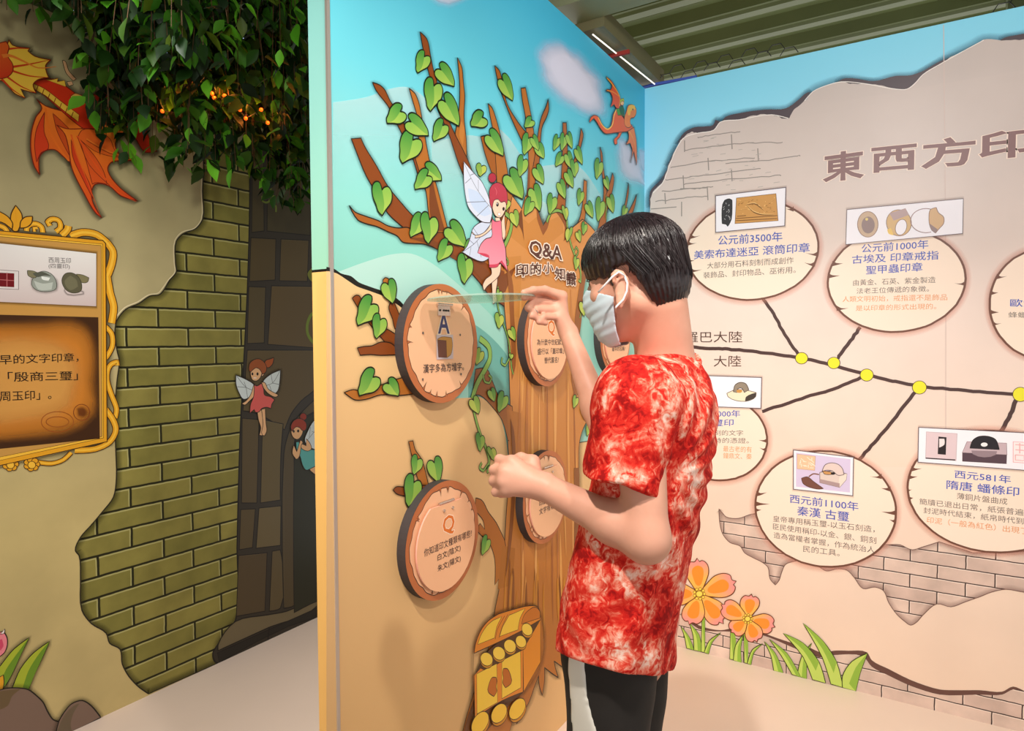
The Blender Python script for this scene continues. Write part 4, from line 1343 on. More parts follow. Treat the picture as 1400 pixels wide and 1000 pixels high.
def card5(c):
    frame4(c, '1085,615.5 1167,625.5 1166,678 1085,669')
    c.poly('1088.5,619 1163,628 1162,673.5 1088.5,665.5', (216, 202, 232), smooth=False)
    c.poly('1090,621 1115,624 1114,643.5 1090,641', (234, 196, 160), 0.7, (190, 150, 130), smooth=False)
    for k in range(18):
        x_, y_ = rnd.uniform(1093, 1111), rnd.uniform(625, 640)
        c.stroke([(x_, y_), (x_ + rnd.choice([0, 5]), y_ + rnd.choice([0, 4]) + .4)], 0.9, (250, 232, 214))
    c.poly('1121,646! 1136,644 1158,648! 1157,656! 1148,666.5! 1121,660!', (222, 204, 196), 0.9, (110, 90, 96)); c.poly('1148,652 1158,648! 1157,656! 1148,666.5!', (236, 220, 208)); c.poly('1121,655! 1148,661! 1148,666.5! 1121,660!', (176, 150, 150))
    c.poly('1124,645 1128,636 1136,633 1146,635 1152,641 1154,649 1146,650 1138,644 1130,643', (226, 206, 200), 0.9, (110, 90, 96)); c.poly('1125,644 1134,645 1142,648 1134,649 1127,648', (206, 152, 96), 0.8, (70, 46, 30)); c.disc(1139, 647.5, 3, 1.8, (40, 30, 30))
    c.poly('1096,654 1104,652 1112,658 1126,668 1120,669 1106,666 1098,661', (120, 78, 66), 0.7, (70, 40, 34)); c.stroke('1106,652 1112,648 1120,649', 1.6, (130, 84, 60))


def card6(c):
    frame4(c, '1256,584.5 1440,594 1440,646 1255,632')
    c.poly('1266.5,590.5 1308.5,593 1307,630 1265.5,627', (224, 202, 208), 0.8, (190, 170, 178), smooth=False); c.stroke('1265.5,626.5 1306,629', 1.6, (50, 40, 44))
    c.poly('1283,597! 1294,598! 1293,622! 1282,621!', (40, 32, 36), smooth=False); c.poly('1284,600 1291,600 1291,608 1284,612', (240, 226, 228))
    c.poly('1322,604! 1376,606! 1376.5,622! 1315.5,619!', (200, 178, 186), 0.7, (120, 100, 108), smooth=False); c.poly('1315.5,619! 1376.5,622! 1376,634.5! 1315.5,631!', (86, 66, 76), smooth=False)
    c.poly('1326,613! 1330,602 1338,597 1350,596.5 1361,601 1366,615!', (38, 34, 40), 0.8); c.disc(1345.5, 608, 4.6, 2.8, (240, 238, 240)); c.poly('1328,616 1363,617 1361,622 1330,621', (150, 130, 138))
    c.poly('1385,604 1440,607 1440,636 1385,632', (248, 234, 236), 0.9, (232, 160, 166), smooth=False)
    for q in ('1388,608 1400,609', '1388,615 1400,616', '1394,606 1394,620', '1388,622 1400,623 1400,630 1388,629 1388,622'):
        c.stroke(q, 1.3, (236, 180, 184))


medallion('printed round stone label dated 3500 under the ragged plaster edge', 1029, 342, 90, 68, -0.05, [(-160, 14), (-168, 12), (172, 10), (160, 16), (-62, 12), (-52, 10), (8, 18), (20, 14)], card1,
          [('公元前3500年', (982, 335.4), (1069.5, 330), 13, BL), ('美索布達迷亞 滾筒印章', (949, 355), (1107, 345), 12.5, BL), ('大部分用石料刻制而成創作', (967, 368), (1085, 360.5), 9, GY), ('裝飾品、封印物品、巫術用。', (962, 381), (1088, 373.5), 9, GY)])
medallion('printed round stone label dated 1000 with three ring pictures', 1226, 384, 94, 70, -0.03, [(-158, 14), (-172, 16), (150, 16), (5, 16)], card2,
          [('公元前1000年', (1178, 346), (1269, 340), 12, BL), ('古埃及 印章戒指', (1165, 361), (1283, 355), 12, BL), ('聖甲蟲印章', (1184, 375.6), (1261, 371), 12, BL), ('由黃金、石英、紫金製造', (1166.5, 391), (1279, 387), 8.5, GY),
           ('法老王位傳遞的象徵。', (1171, 402), (1270, 399), 8, GY), ('人類文明初始，戒指還不是飾品', (1152, 413.5), (1295, 411), 8.5, OR), ('是以印章的形式出現的。', (1170, 425.5), (1280, 423), 8, OR)])
medallion('printed round stone label cut off by the right edge of the photo', 1430, 416, 77, 76, 0.0, [(-150, 14), (-168, 10), (172, 12), (160, 12)], None,
          [('歐洲', (1381, 419.5), (1416, 420), 10.5, BL), ('蜂蠟封印', (1378.5, 434.5), (1430, 435), 8, GY)])
medallion('printed round stone label half hidden behind the red shirt', 983, 600, 66, 57, 0.03, [(0, 12), (12, 9)], card4,
          [('000年', (981, 570.5), (1012, 570.5), 9.5, BL), ('璽印', (975, 583), (1003, 582.5), 9, BL), ('刻的文字', (977, 595.5), (1016, 596), 7.5, GY), ('時的憑證。', (977, 606), (1024, 606.5), 7.5, GY), ('最古老的有', (989, 617.5), (1028, 619), 8, OR), ('鐘鼎文、秦', (989, 627), (1028, 628.5), 8, OR)])
medallion('printed round stone label dated 1100 above the brick gap', 1129, 696, 96, 79, 0.05, [(-168, 14), (-178, 20), (176, 8), (-38, 16), (-24, 12), (0, 20), (8, 8)], card5,
          [('西元前1100年', (1080, 687.5), (1173.5, 699), 12, BL), ('秦漢 古璽', (1090, 704.5), (1161, 713.5), 13, BL), ('皇帝專用稱玉璽-以玉石刻造，', (1057, 713.5), (1196, 728.5), 9, GY), ('臣民使用稱印-以金、銀、銅刻', (1057, 724), (1198, 744), 9, GY),
           ('造為當權者掌握，作為統治人', (1058, 736), (1196, 757), 9, GY), ('民的工具。', (1098, 754.5), (1148, 761), 9, GY)])
medallion('printed round stone label dated 581 at the right edge above the bricks', 1358, 672, 117, 83, 0.05, [(-162, 14), (-170, 12), (178, 6), (170, 6)], card6,
          [('西元581年', (1305, 653.5), (1381.6, 661.5), 11, BL), ('隋唐 蟠條印', (1294, 668.5), (1393, 679), 12.5, BL), ('薄銅片盤曲成', (1308, 682.5), (1377, 690.5), 9, GY), ('簡牘已退出日常，紙張普遍使', (1257, 690), (1412, 707), 9, GY),
           ('封泥時代結束，紙帛時代到來', (1262.5, 702), (1412, 719), 9, GY), ('印泥（一般為紅色）出現了', (1267, 715), (1405, 731), 9, OR)])

# flowers and grass along the foot of the wall
a = Art(WR, 0.0130)
G1, G2, GK = (194, 218, 104), (146, 186, 68), (54, 66, 20)
blades = ['931,856! 943,872 949,889! 939,886! 936,870', '943,852! 956,868 960,891! 949,889! 948,870', '960,842! 964,843! 964,892! 959,891!', '986,865! 974,878 969,894! 963,892! 970,876',
          '999,862! 1004,864! 1003,902! 998,901!', '1016,868! 1013,885 1014,906! 1003,903! 1006,882', '1017,865! 1020,867! 1022,907! 1018,906!', '1043,880! 1031,892 1027,909! 1022,907! 1029,888',
          '1045,877! 1060,893 1071,920! 1058,917! 1054,896', '1110,879! 1104,895 1103,928! 1090,924! 1096,898', '1052,874! 1076,893 1095,926! 1083,922! 1068,896', '1071,866! 1098,879 1120,905 1129,934! 1111,929! 1098,898',
          '1098,852! 1125,876 1144,905 1153,940! 1136,935! 1124,898', '1186,893! 1176,920 1170,945! 1152,940! 1152,924 1165,904']
for q in blades:
    a.poly(q, G1, 1.1, GK)
    p = pp(q)
    tip, bl, br = p[0], p[-2], p[len(p) // 2 + 0]
    base = [(x[0], x[1]) for x in p[1:]]
    mid = (0.5 * (p[-1][0] + p[1][0]), 0.5 * (p[-1][1] + p[1][1]))
    a.poly([(tip[0], tip[1], 1), (p[1][0], p[1][1], 0), (p[2][0], p[2][1], 1), (0.5 * (p[2][0] + p[-2][0]), 0.5 * (p[2][1] + p[-2][1]), 1), (mid[0], mid[1], 0)], G2)


def blossom(cx_, cy_, petals, r):
    for (tx_, ty_, w_) in petals:
        d = np.array([tx_ - cx_, ty_ - cy_], float)
        L_ = np.linalg.norm(d); v_ = d / L_; s_ = np.array([-v_[1], v_[0]])

        def Q(p, q):
            z = np.array([cx_, cy_]) + v_ * L_ * q + s_ * w_ * p
            return (z[0], z[1])
        sh = [Q(.1, .1), Q(.3, .3), Q(.5, .62), Q(.46, .86), Q(.24, .98), Q(.12, .95), Q(.02, 1.06), Q(-.1, .96), Q(-.3, .96), Q(-.48, .8), Q(-.5, .55), Q(-.3, .28), Q(-.1, .1)]
        a.poly([(p[0], p[1], 0) for p in sh], ('g', (250, 190, 90), (242, 150, 156), Q(0, .45), Q(0, 1)), 1.2, (110, 60, 30))
        a.poly([(p[0], p[1], 0) for p in (Q(.06, .25), Q(.24, .5), Q(.24, .76), Q(0, .84), Q(-.24, .74), Q(-.22, .48), Q(-.06, .25))], (242, 150, 52))
    for k in range(9):
        an = 2 * math.pi * k / 9
        a.disc(cx_ + r * 1.5 * math.cos(an), cy_ + r * 1.5 * math.sin(an), r * .42, r * .42, (248, 220, 90), 0.7, (150, 110, 30), n=12)
    a.disc(cx_, cy_, r, r * .9, (250, 224, 96), 0.8, (150, 110, 30), n=18)


blossom(956.5, 812, [(953, 766, 30), (1004, 795, 32), (988, 850, 30), (944, 852, 30), (916, 812, 30)], 4.6)
blossom(1022.5, 846, [(1027, 814, 26), (1058, 856, 26), (1035, 876, 24), (1001, 864, 24), (988, 828, 26)], 3.8)
a.build('flowers', wall_right, 'printed orange and pink flowers with green blades')
# ------------------------------------------------------------------ QUIZ PLAQUES on the middle wall
EDGE_M = simple('dark_foam_edge', (58, 50, 50), 0.7)
FACE_M = print_mat('plaque_face_print', rough=0.35, spec=0.4)
STEEL = simple('hinge_steel', (206, 198, 190), 0.25, metal=0.9)
SCREW = simple('dark_screw', (60, 54, 52), 0.4, metal=0.7)
PINK = simple('acrylic_rim', (236, 170, 150), 0.2, spec=0.6)
RAD, TH = 0.160, 0.030
BARK, PEACH = (190, 110, 62), (246, 192, 150)


def acrylic():
    m, n, l, b = newmat('clear_acrylic')
    b.inputs['Base Color'].default_value = lin((214, 236, 226))
    b.inputs['Roughness'].default_value = 0.12
    b.inputs['Specular IOR Level'].default_value = 0.7
    tr = n.new('ShaderNodeBsdfTransparent')
    tr.inputs[0].default_value = lin((226, 240, 234))
    mix = n.new('ShaderNodeMixShader')
    mix.inputs[0].default_value = 0.34
    l.new(tr.outputs[0], mix.inputs[1])
    l.new(b.outputs[0], mix.inputs[2])
    l.new(mix.outputs[0], n['Material Output'].inputs['Surface'])
    return m


ACR = acrylic()
FLAP_M = simple('printed_peach_flap', (247, 190, 146), 0.25, spec=0.5)
FR_, HZ = 0.128, 0.105     # flap radius, hinge height above the plaque centre


def ring_pts(r, n=72, jag=None):
    out = []
    for k in range(n):
        an = 2 * math.pi * k / n
        rr = r * (1 + (jag(an) if jag else 0))
        out.append((rr * math.cos(an), rr * math.sin(an), 0))
    return out


def flap_outline(cz=-0.007, n=40):
    a0 = math.asin((HZ - cz - 0.004) / FR_)
    pts = []
    for k in range(n + 1):
        an = math.pi - a0 + (math.pi + 2 * a0) * k / n
        pts.append((FR_ * math.cos(an), cz + FR_ * math.sin(an)))
    return pts


def plate(pts, y0, y1):
    """solid from a closed x,z outline between two depths"""
    n = len(pts)
    V = [(p[0], y0, p[1]) for p in pts] + [(p[0], y1, p[1]) for p in pts]
    Fc = [tuple(range(n)), tuple(range(2 * n - 1, n - 1, -1))] + [(i, n + i, n + (i + 1) % n, (i + 1) % n) for i in range(n)]
    return V, Fc


def plaque(cx, cz, label, seed, question, lines, opened=False):
    r_ = random.Random(seed)
    t = thing('quiz_plaque', label, 'sign', (cx, 0, cz), 'round wooden quiz plaques on the tree wall')
    V, Fc = plate([(p[0], p[1]) for p in ring_pts(RAD)], -TH + 0.0006, 0.0)
    mk('board', V, Fc, EDGE_M, t)['label'] = 'thick dark grey edge of the round board'
    F0 = Flat((0, -TH, 0))
    a = Art(F0, 0.0)
    a.poly(ring_pts(RAD), BARK, 0, smooth=False)
    cr = [r_.uniform(0, 6.28) for _ in range(7)] + [1.7, 1.45, 4.5, 4.3]
    ph = [r_.uniform(0, 6.28) for _ in range(3)]
    P_ = []
    n = 150
    for k in range(n):
        an = 2 * math.pi * k / n
        rr = 0.142 + 0.0022 * math.sin(5 * an + ph[0]) + 0.0016 * math.sin(11 * an + ph[1]) + 0.001 * math.sin(23 * an + ph[2])
        P_.append((rr * math.cos(an), rr * math.sin(an)))
    a.poly([(p[0], p[1], 0) for p in P_], PEACH, 0, smooth=False)
    a.stroke(P_, 0.0022, (52, 26, 16), closed=True, raw=True)
    for an in cr:
        ln = r_.uniform(0.010, 0.024)
        d = np.array([math.cos(an), math.sin(an)]); s_ = np.array([-d[1], d[0]])
        q = [d * 0.144 + s_ * 0.004, d * (0.144 - ln * .5) + s_ * r_.uniform(-.001, .002), d * (0.144 - ln), d * (0.144 - ln * .5) - s_ * 0.0016, d * 0.144 - s_ * 0.004]
        a.poly([(z[0], z[1], 1) for z in q], BARK, 0, smooth=False)
        a.stroke([(z[0], z[1]) for z in q], 0.0013, (52, 26, 16), raw=True)
    if opened:
        # the answer printed under the raised flap
        a.text('A', (-0.021, 0.028), (0.026, 0.028), 0.054, (52, 58, 110), 0.02, (252, 226, 196), 0.05)
        a.poly([(-0.030, -0.0420, 1), (0.043, -0.0420, 1), (0.043, 0.0240, 1), (-0.030, 0.0240, 1)], (206, 190, 196), smooth=False)
        a.poly([(-0.026, 0.0120, 1), (-0.008, 0.0180, 0), (0.036, 0.0160, 1), (0.040, -0.0040, 0), (0.032, -0.0300, 0), (0.014, -0.0380, 1), (-0.022, -0.0360, 1)], (196, 140, 60), 0.0012, (70, 40, 20))
        a.poly([(-0.024, 0.0100, 1), (0.012, 0.0080, 1), (0.014, -0.0380, 1), (-0.022, -0.0360, 1)], (112, 62, 44), 0.0012, (60, 30, 20), smooth=False)
        a.text('漢字多為方塊字。', (-0.085, -0.076), (0.092, -0.076), 0.023, (40, 30, 40), 0.006)
        for x_, z_ in ((-0.085, 0.028), (0.075, 0.024), (-0.088, -0.092), (0.078, -0.086)):
            a.disc(x_, z_, 0.003, 0.003, (110, 100, 96), 0.0008, n=12)
    a.build('face', t, 'peach wood-grain print with a cracked bark border', FACE_M)
    # hinge
    hy = -TH - 0.006
    h = mk('hinge', *join([tube([(-0.030, hy, HZ), (0.034, hy, HZ)], 0.0036, 8), box_v(-0.024, 0.028, -TH - 0.0036, -TH - 0.0005, HZ - (0.030 if opened else 0.004), HZ)]), STEEL, t)
    h['label'] = 'small steel hinge'
    sc = [(-0.016, HZ - 0.016), (0.000, HZ - 0.016), (0.010, HZ - 0.016), (0.020, HZ - 0.016)] if opened else []
    if sc:
        for x_, z_ in sc:
            mk('screw', *tube([(x_, -TH - 0.0034, z_), (x_, -TH - 0.0056, z_)], 0.0028, 10), SCREW, h)
    if opened:
        pts = flap_outline()
        V = []
        L0 = [(p[0], HZ - p[1]) for p in pts]          # distance out from the hinge line
        tilt = 0.035
        for th in (0.0, 0.004):
            for x_, d_ in L0:
                V.append((x_ - 0.012, hy - 0.002 - d_ * 1.12, HZ + 0.004 + th + d_ * tilt))
        n = len(pts)
        Fc = [tuple(range(n)), tuple(range(2 * n - 1, n - 1, -1))] + [(i, n + i, n + (i + 1) % n, (i + 1) % n) for i in range(n)]
        mk('flap', V, Fc, ACR, t)['label'] = 'clear acrylic flap raised level'
    else:
        pts = flap_outline()
        V, Fc = plate(pts, hy - 0.004, hy + 0.001)
        n = len(pts)
        fl = mk('flap', V, Fc, [FLAP_M, PINK], t, fmat=[0, 0] + [1] * n)
        fl['label'] = 'closed round acrylic flap printed with a question'
        a = Art(Flat((0, hy - 0.004, 0)), 0.0003)
        a.text('Q', (-0.020, 0.014), (0.030, 0.014), 0.053, (226, 118, 40), 0.015, (255, 224, 196), 0.04)
        for s_, x0, x1, z_ in lines:
            a.text(s_, (x0, z_), (x1, z_), 0.021, (66, 50, 50), 0.004)
        a.build('lettering', fl, 'printed question')
        for x_ in (-0.016, 0.022):
            mk('screw', *tube([(x_, hy - 0.004, HZ - 0.020), (x_, hy - 0.0075, HZ - 0.020)], 0.0042, 10), STEEL, fl)
    return t


plaque(-1.592, 1.443, 'round wooden plaque with its clear flap raised by the hand, showing an answer', 1, 'A', [], True)
plaque(-1.006, 1.452, 'round wooden plaque on the trunk beneath the raised right hand', 2, 'Q', [('為什麼中世紀歐洲', -0.095, 0.10, -0.018), ('盛行以「蓋印章」', -0.092, 0.098, -0.049), ('替代簽名?', -0.045, 0.058, -0.080)])
plaque(-1.019, 0.908, 'round wooden plaque on the trunk half covered by the left forearm', 3, 'Q', [('印章上的圖案', -0.07, 0.075, -0.018), ('文字有哪些?', -0.07, 0.07, -0.047)])
plaque(-1.592, 0.909, 'lowest left round wooden plaque, closed, above bare sand', 4, 'Q', [('你知道印文種類有哪些?', -0.100, 0.112, -0.018), ('白文(陰文)', -0.045, 0.058, -0.047), ('朱文(陽文)', -0.045, 0.058, -0.077)])
plaque(-0.412, 1.464, 'round wooden plaque right of the trunk, just below the face mask', 5, 'Q', [('東方印章', -0.05, 0.06, -0.026), ('最早的名稱?', -0.065, 0.075, -0.060)])

# ------------------------------------------------------------------ wire netting and cable over the walls
NET_M = simple('black_net_wire', (26, 26, 26), 0.5)


def hexnet(name, label, org, eu, ev, cols, rows, r):
    parts = []
    org, eu, ev = Vector(org), Vector(eu), Vector(ev)
    rr = random.Random(3)
    for i in range(cols):
        for j in range(rows):
            cu_ = 1.5 * r * i
            cv_ = math.sqrt(3) * r * (j + 0.5 * (i % 2))
            P_ = [org + eu * (cu_ + r * math.cos(math.radians(60 * k))) + ev * (cv_ + r * math.sin(math.radians(60 * k))) + Vector((0, 0, 0.006 * math.sin(3 * cu_ / r))) for k in range(6)]
            parts.append(tube(P_[:4], 0.0022, 4))
    v, f = join(parts)
    return tag(mk(name, v, f, NET_M), label, 'net')


hexnet('wire_netting', 'black hexagonal wire netting along the top of the timeline wall near the corner', (0.035, 0.02, HW + 0.030), (0, -1, 0), (0.25, 0, 0.97), 13, 1, 0.036)
hexnet('wire_netting', 'black hexagonal wire netting at the far right end of the timeline wall top', (0.03, -1.36, HW + 0.012), (0, -1, 0), (0.25, 0, 0.97), 5, 1, 0.034)
v, f = tube([(0.012, 0.03, HW + 0.012), (0.016, -0.05, HW + 0.016), (0.02, -0.14, HW + 0.014), (0.02, -0.24, HW + 0.010)], 0.008, 8)
tag(mk('cable', v, f, simple('blue_cable_sheath', (70, 96, 190), 0.4)), 'blue cable lying on top of the wall corner', 'cable')

# ------------------------------------------------------------------ hanging artificial foliage above the left wall
def leaf_mat():
    m, n, l, b = newmat('silk_leaf')
    at_ = n.new('ShaderNodeAttribute')
    at_.attribute_name = 'Col'
    l.new(at_.outputs['Color'], b.inputs['Base Color'])
    b.inputs['Roughness'].default_value = 0.5
    b.inputs['Specular IOR Level'].default_value = 0.22
    tl = n.new('ShaderNodeBsdfTranslucent')
    l.new(at_.outputs['Color'], tl.inputs['Color'])
    mx = n.new('ShaderNodeMixShader')
    mx.inputs[0].default_value = 0.25
    l.new(b.outputs[0], mx.inputs[1])
    l.new(tl.outputs[0], mx.inputs[2])
    l.new(mx.outputs[0], n['Material Output'].inputs['Surface'])
    return m


LEAF_M = leaf_mat()
STEM_M = simple('silk_stem', (84, 56, 30), 0.6)
GREENS = [(20, 44, 12), (26, 56, 14), (34, 70, 16), (18, 38, 12), (24, 50, 14), (44, 92, 20), (70, 134, 28), (96, 168, 40), (44, 72, 14), (72, 92, 18), (22, 48, 16), (16, 34, 12)]


FO = Vector((-1.4, 1.2, 2.95))
LV, LF, LC, stems = [], [], [], []


def branch(px, py, depth, seed, spread, label, n_twig=6, gains=1.0):
    global LV, LF, LC
    r_ = random.Random(seed)
    tip = Vector(at(px, py, depth))
    top = Vector((tip.x + r_.uniform(-.1, .1), tip.y + r_.uniform(-.1, .1), max(2.86, tip.z + 0.35)))
    top0 = top
    nL0 = len(LV)
    for k in range(n_twig):
        end = Vector((r_.uniform(-spread, spread), r_.uniform(-spread * .6, spread * .6), tip.z - top.z + r_.uniform(0, .10)))
        if k == 0: end = Vector((0, 0, tip.z - top.z))
        mid = Vector((end.x * .75, end.y * .75, end.z * .35))
        pts = []
        for q in range(9):
            s = q / 8
            pts.append(mid * (2 * s * (1 - s)) + end * (s * s))
        stems.append(tube([p_ + top - FO for p_ in pts], [0.0022 - 0.0012 * q / 8 for q in range(9)], 5))
        m_ = max(6, int((pts[-1] - pts[0]).length / 0.030))
        for i in range(m_):
            s = 0.12 + 0.88 * (i + r_.random()) / m_
            b = mid * (2 * s * (1 - s)) + end * (s * s)
            az = r_.uniform(0, 2 * math.pi)
            droop = r_.uniform(-1.35, -0.35)
            d = Vector((math.cos(az) * math.cos(droop), math.sin(az) * math.cos(droop), math.sin(droop)))
            sd = d.cross(Vector((0, 0, 1))).normalized()
            sd = (Matrix.Rotation(r_.uniform(-.9, .9), 3, d) @ sd)
            nr = sd.cross(d).normalized()
            L_ = r_.uniform(0.055, 0.088)
            w_ = L_ * r_.uniform(0.24, 0.30)
            b = b + d * 0.014
            base = len(LV)
            for (u, ww, bend) in ((0, 0, 0), (.15, .55, .01), (.38, 1, .03), (.62, .84, .03), (.84, .36, .0), (1, 0, -.05)):
                c = b + d * (L_ * u) + nr * (L_ * bend)
                if ww == 0:
                    LV.append(c)
                else:
                    LV += [c + sd * (w_ * ww) + nr * (w_ * .22 * ww), c - nr * 0.001, c - sd * (w_ * ww) + nr * (w_ * .22 * ww)]
            q0 = base
            LF += [(q0, q0 + 1, q0 + 2), (q0, q0 + 2, q0 + 3)]
            for s3 in range(3):
                o_ = q0 + 1 + 3 * s3
                LF += [(o_, o_ + 3, o_ + 4, o_ + 1), (o_ + 1, o_ + 4, o_ + 5, o_ + 2)]
            LF += [(q0 + 10, q0 + 13, q0 + 11), (q0 + 11, q0 + 13, q0 + 12)]
            g = r_.choice(GREENS)
            k_ = r_.uniform(.8, 1.2)
            LC += [lin(tuple(v * k_ for v in g))] * 14
    for q in range(nL0, len(LV)):
        LV[q] = LV[q] + top - FO


FOL = 'hanging canopy of artificial green leaves over the brick mural'
rf = random.Random(11)
spots = [(140, 58, 2.15), (90, 22, 2.0), (50, 24, 2.05), (150, 96, 2.3), (190, 62, 2.0), (230, 66, 2.2), (175, 120, 2.35), (205, 170, 2.45), (215, 216, 2.5), (165, 165, 2.35), (240, 150, 2.55), (262, 236, 2.55), (290, 238, 2.45),
         (255, 200, 2.6), (310, 200, 2.7), (330, 236, 2.7), (285, 176, 2.45), (350, 246, 2.75), (372, 270, 2.8), (345, 190, 2.6), (388, 290, 2.9), (400, 232, 2.8), (412, 200, 2.95), (380, 180, 2.7), (300, 130, 2.3), (350, 120, 2.4),
         (395, 120, 2.6), (260, 110, 2.2), (225, 120, 2.4), (320, 80, 2.1), (370, 70, 2.2), (280, 60, 1.95), (410, 60, 2.4), (410, 262, 2.95), (240, 232, 2.62), (186, 142, 2.2),
         (330, 160, 2.9), (280, 140, 2.85), (380, 140, 3.0), (410, 150, 3.1)]
for i, (px_, py_, dp_) in enumerate(spots):
    branch(px_, py_, dp_, 100 + i, 0.13 if py_ > 110 else 0.16, FOL, 6 if py_ > 110 else 7)

t = thing('hanging_foliage', FOL, 'foliage', tuple(FO))
t['kind'] = 'stuff'
mk('leaves', LV, LF, LEAF_M, t, LC, smooth=True)
v, f = join(stems)
mk('stems', v, f, STEM_M, t)

# warm string lights tangled in the leaves, and added glowing specks for daylight high behind them
BULB = simple('amber_bulb', (255, 84, 12), 0.4, emit=1.3)
t = thing('string_lights', 'string of small glowing amber bulbs tangled in the hanging leaves', 'lights', tuple(at(300, 150, 2.72)))
t0 = Vector(at(300, 150, 2.72))
BP = [Vector(at(x_, y_, z_)) - t0 for x_, y_, z_ in ((240, 138, 2.58), (252, 118, 2.55), (262, 122, 2.55), (290, 128, 2.5), (293, 134, 2.5), (307, 131, 2.5), (317, 148, 2.52), (328, 150, 2.52), (336, 162, 2.55), (357, 150, 2.55), (366, 168, 2.65), (222, 152, 2.5))]
v, f = tube(BP, 0.0016, 5)
mk('wire', v, f, simple('dark_wire', (30, 24, 18), 0.6), t)
for b in BP:
    bm_v, bm_f = [], []
    for j in range(7):
        th = math.pi * j / 6
        for k in range(8):
            bm_v.append(b + Vector((math.sin(th) * math.cos(k * math.pi / 4), math.sin(th) * math.sin(k * math.pi / 4), math.cos(th))) * 0.0075)
    for j in range(6):
        for k in range(8):
            bm_f.append((j * 8 + k, j * 8 + (k + 1) % 8, (j + 1) * 8 + (k + 1) % 8, (j + 1) * 8 + k))
    mk('bulb', bm_v, bm_f, BULB, t)
    l = bpy.data.lights.new('bulb_glow', 'POINT'); l.energy = 0.10; l.color = (1, 0.26, 0.04); l.shadow_soft_size = 0.01
    lo = bpy.data.objects.new('bulb_glow', l); COL.objects.link(lo); lo.parent = t; lo.location = b + Vector((0, -0.02, 0.012))
GAP = simple('daylight_glow', (190, 214, 255), 0.5, emit=1.0)  # made-up emissive slivers imitating glints of daylight between the leaves
rg = random.Random(21)
gaps = []
for k in range(70):
    x_, z_ = rg.uniform(-2.1, -0.55), rg.uniform(2.66, 3.15)
    gaps.append(box_v(x_, x_ + rg.uniform(.02, .07), 1.86, 1.87, z_, z_ + rg.uniform(.006, .014)))
V, Fc = join(gaps)
o = mk('daylight_specks_1', V, Fc, GAP)
o['kind'] = 'structure'
# ------------------------------------------------------------------ PERSON
LAT = _r
DEP = np.array([math.cos(YAW), math.sin(YAW), 0.0])


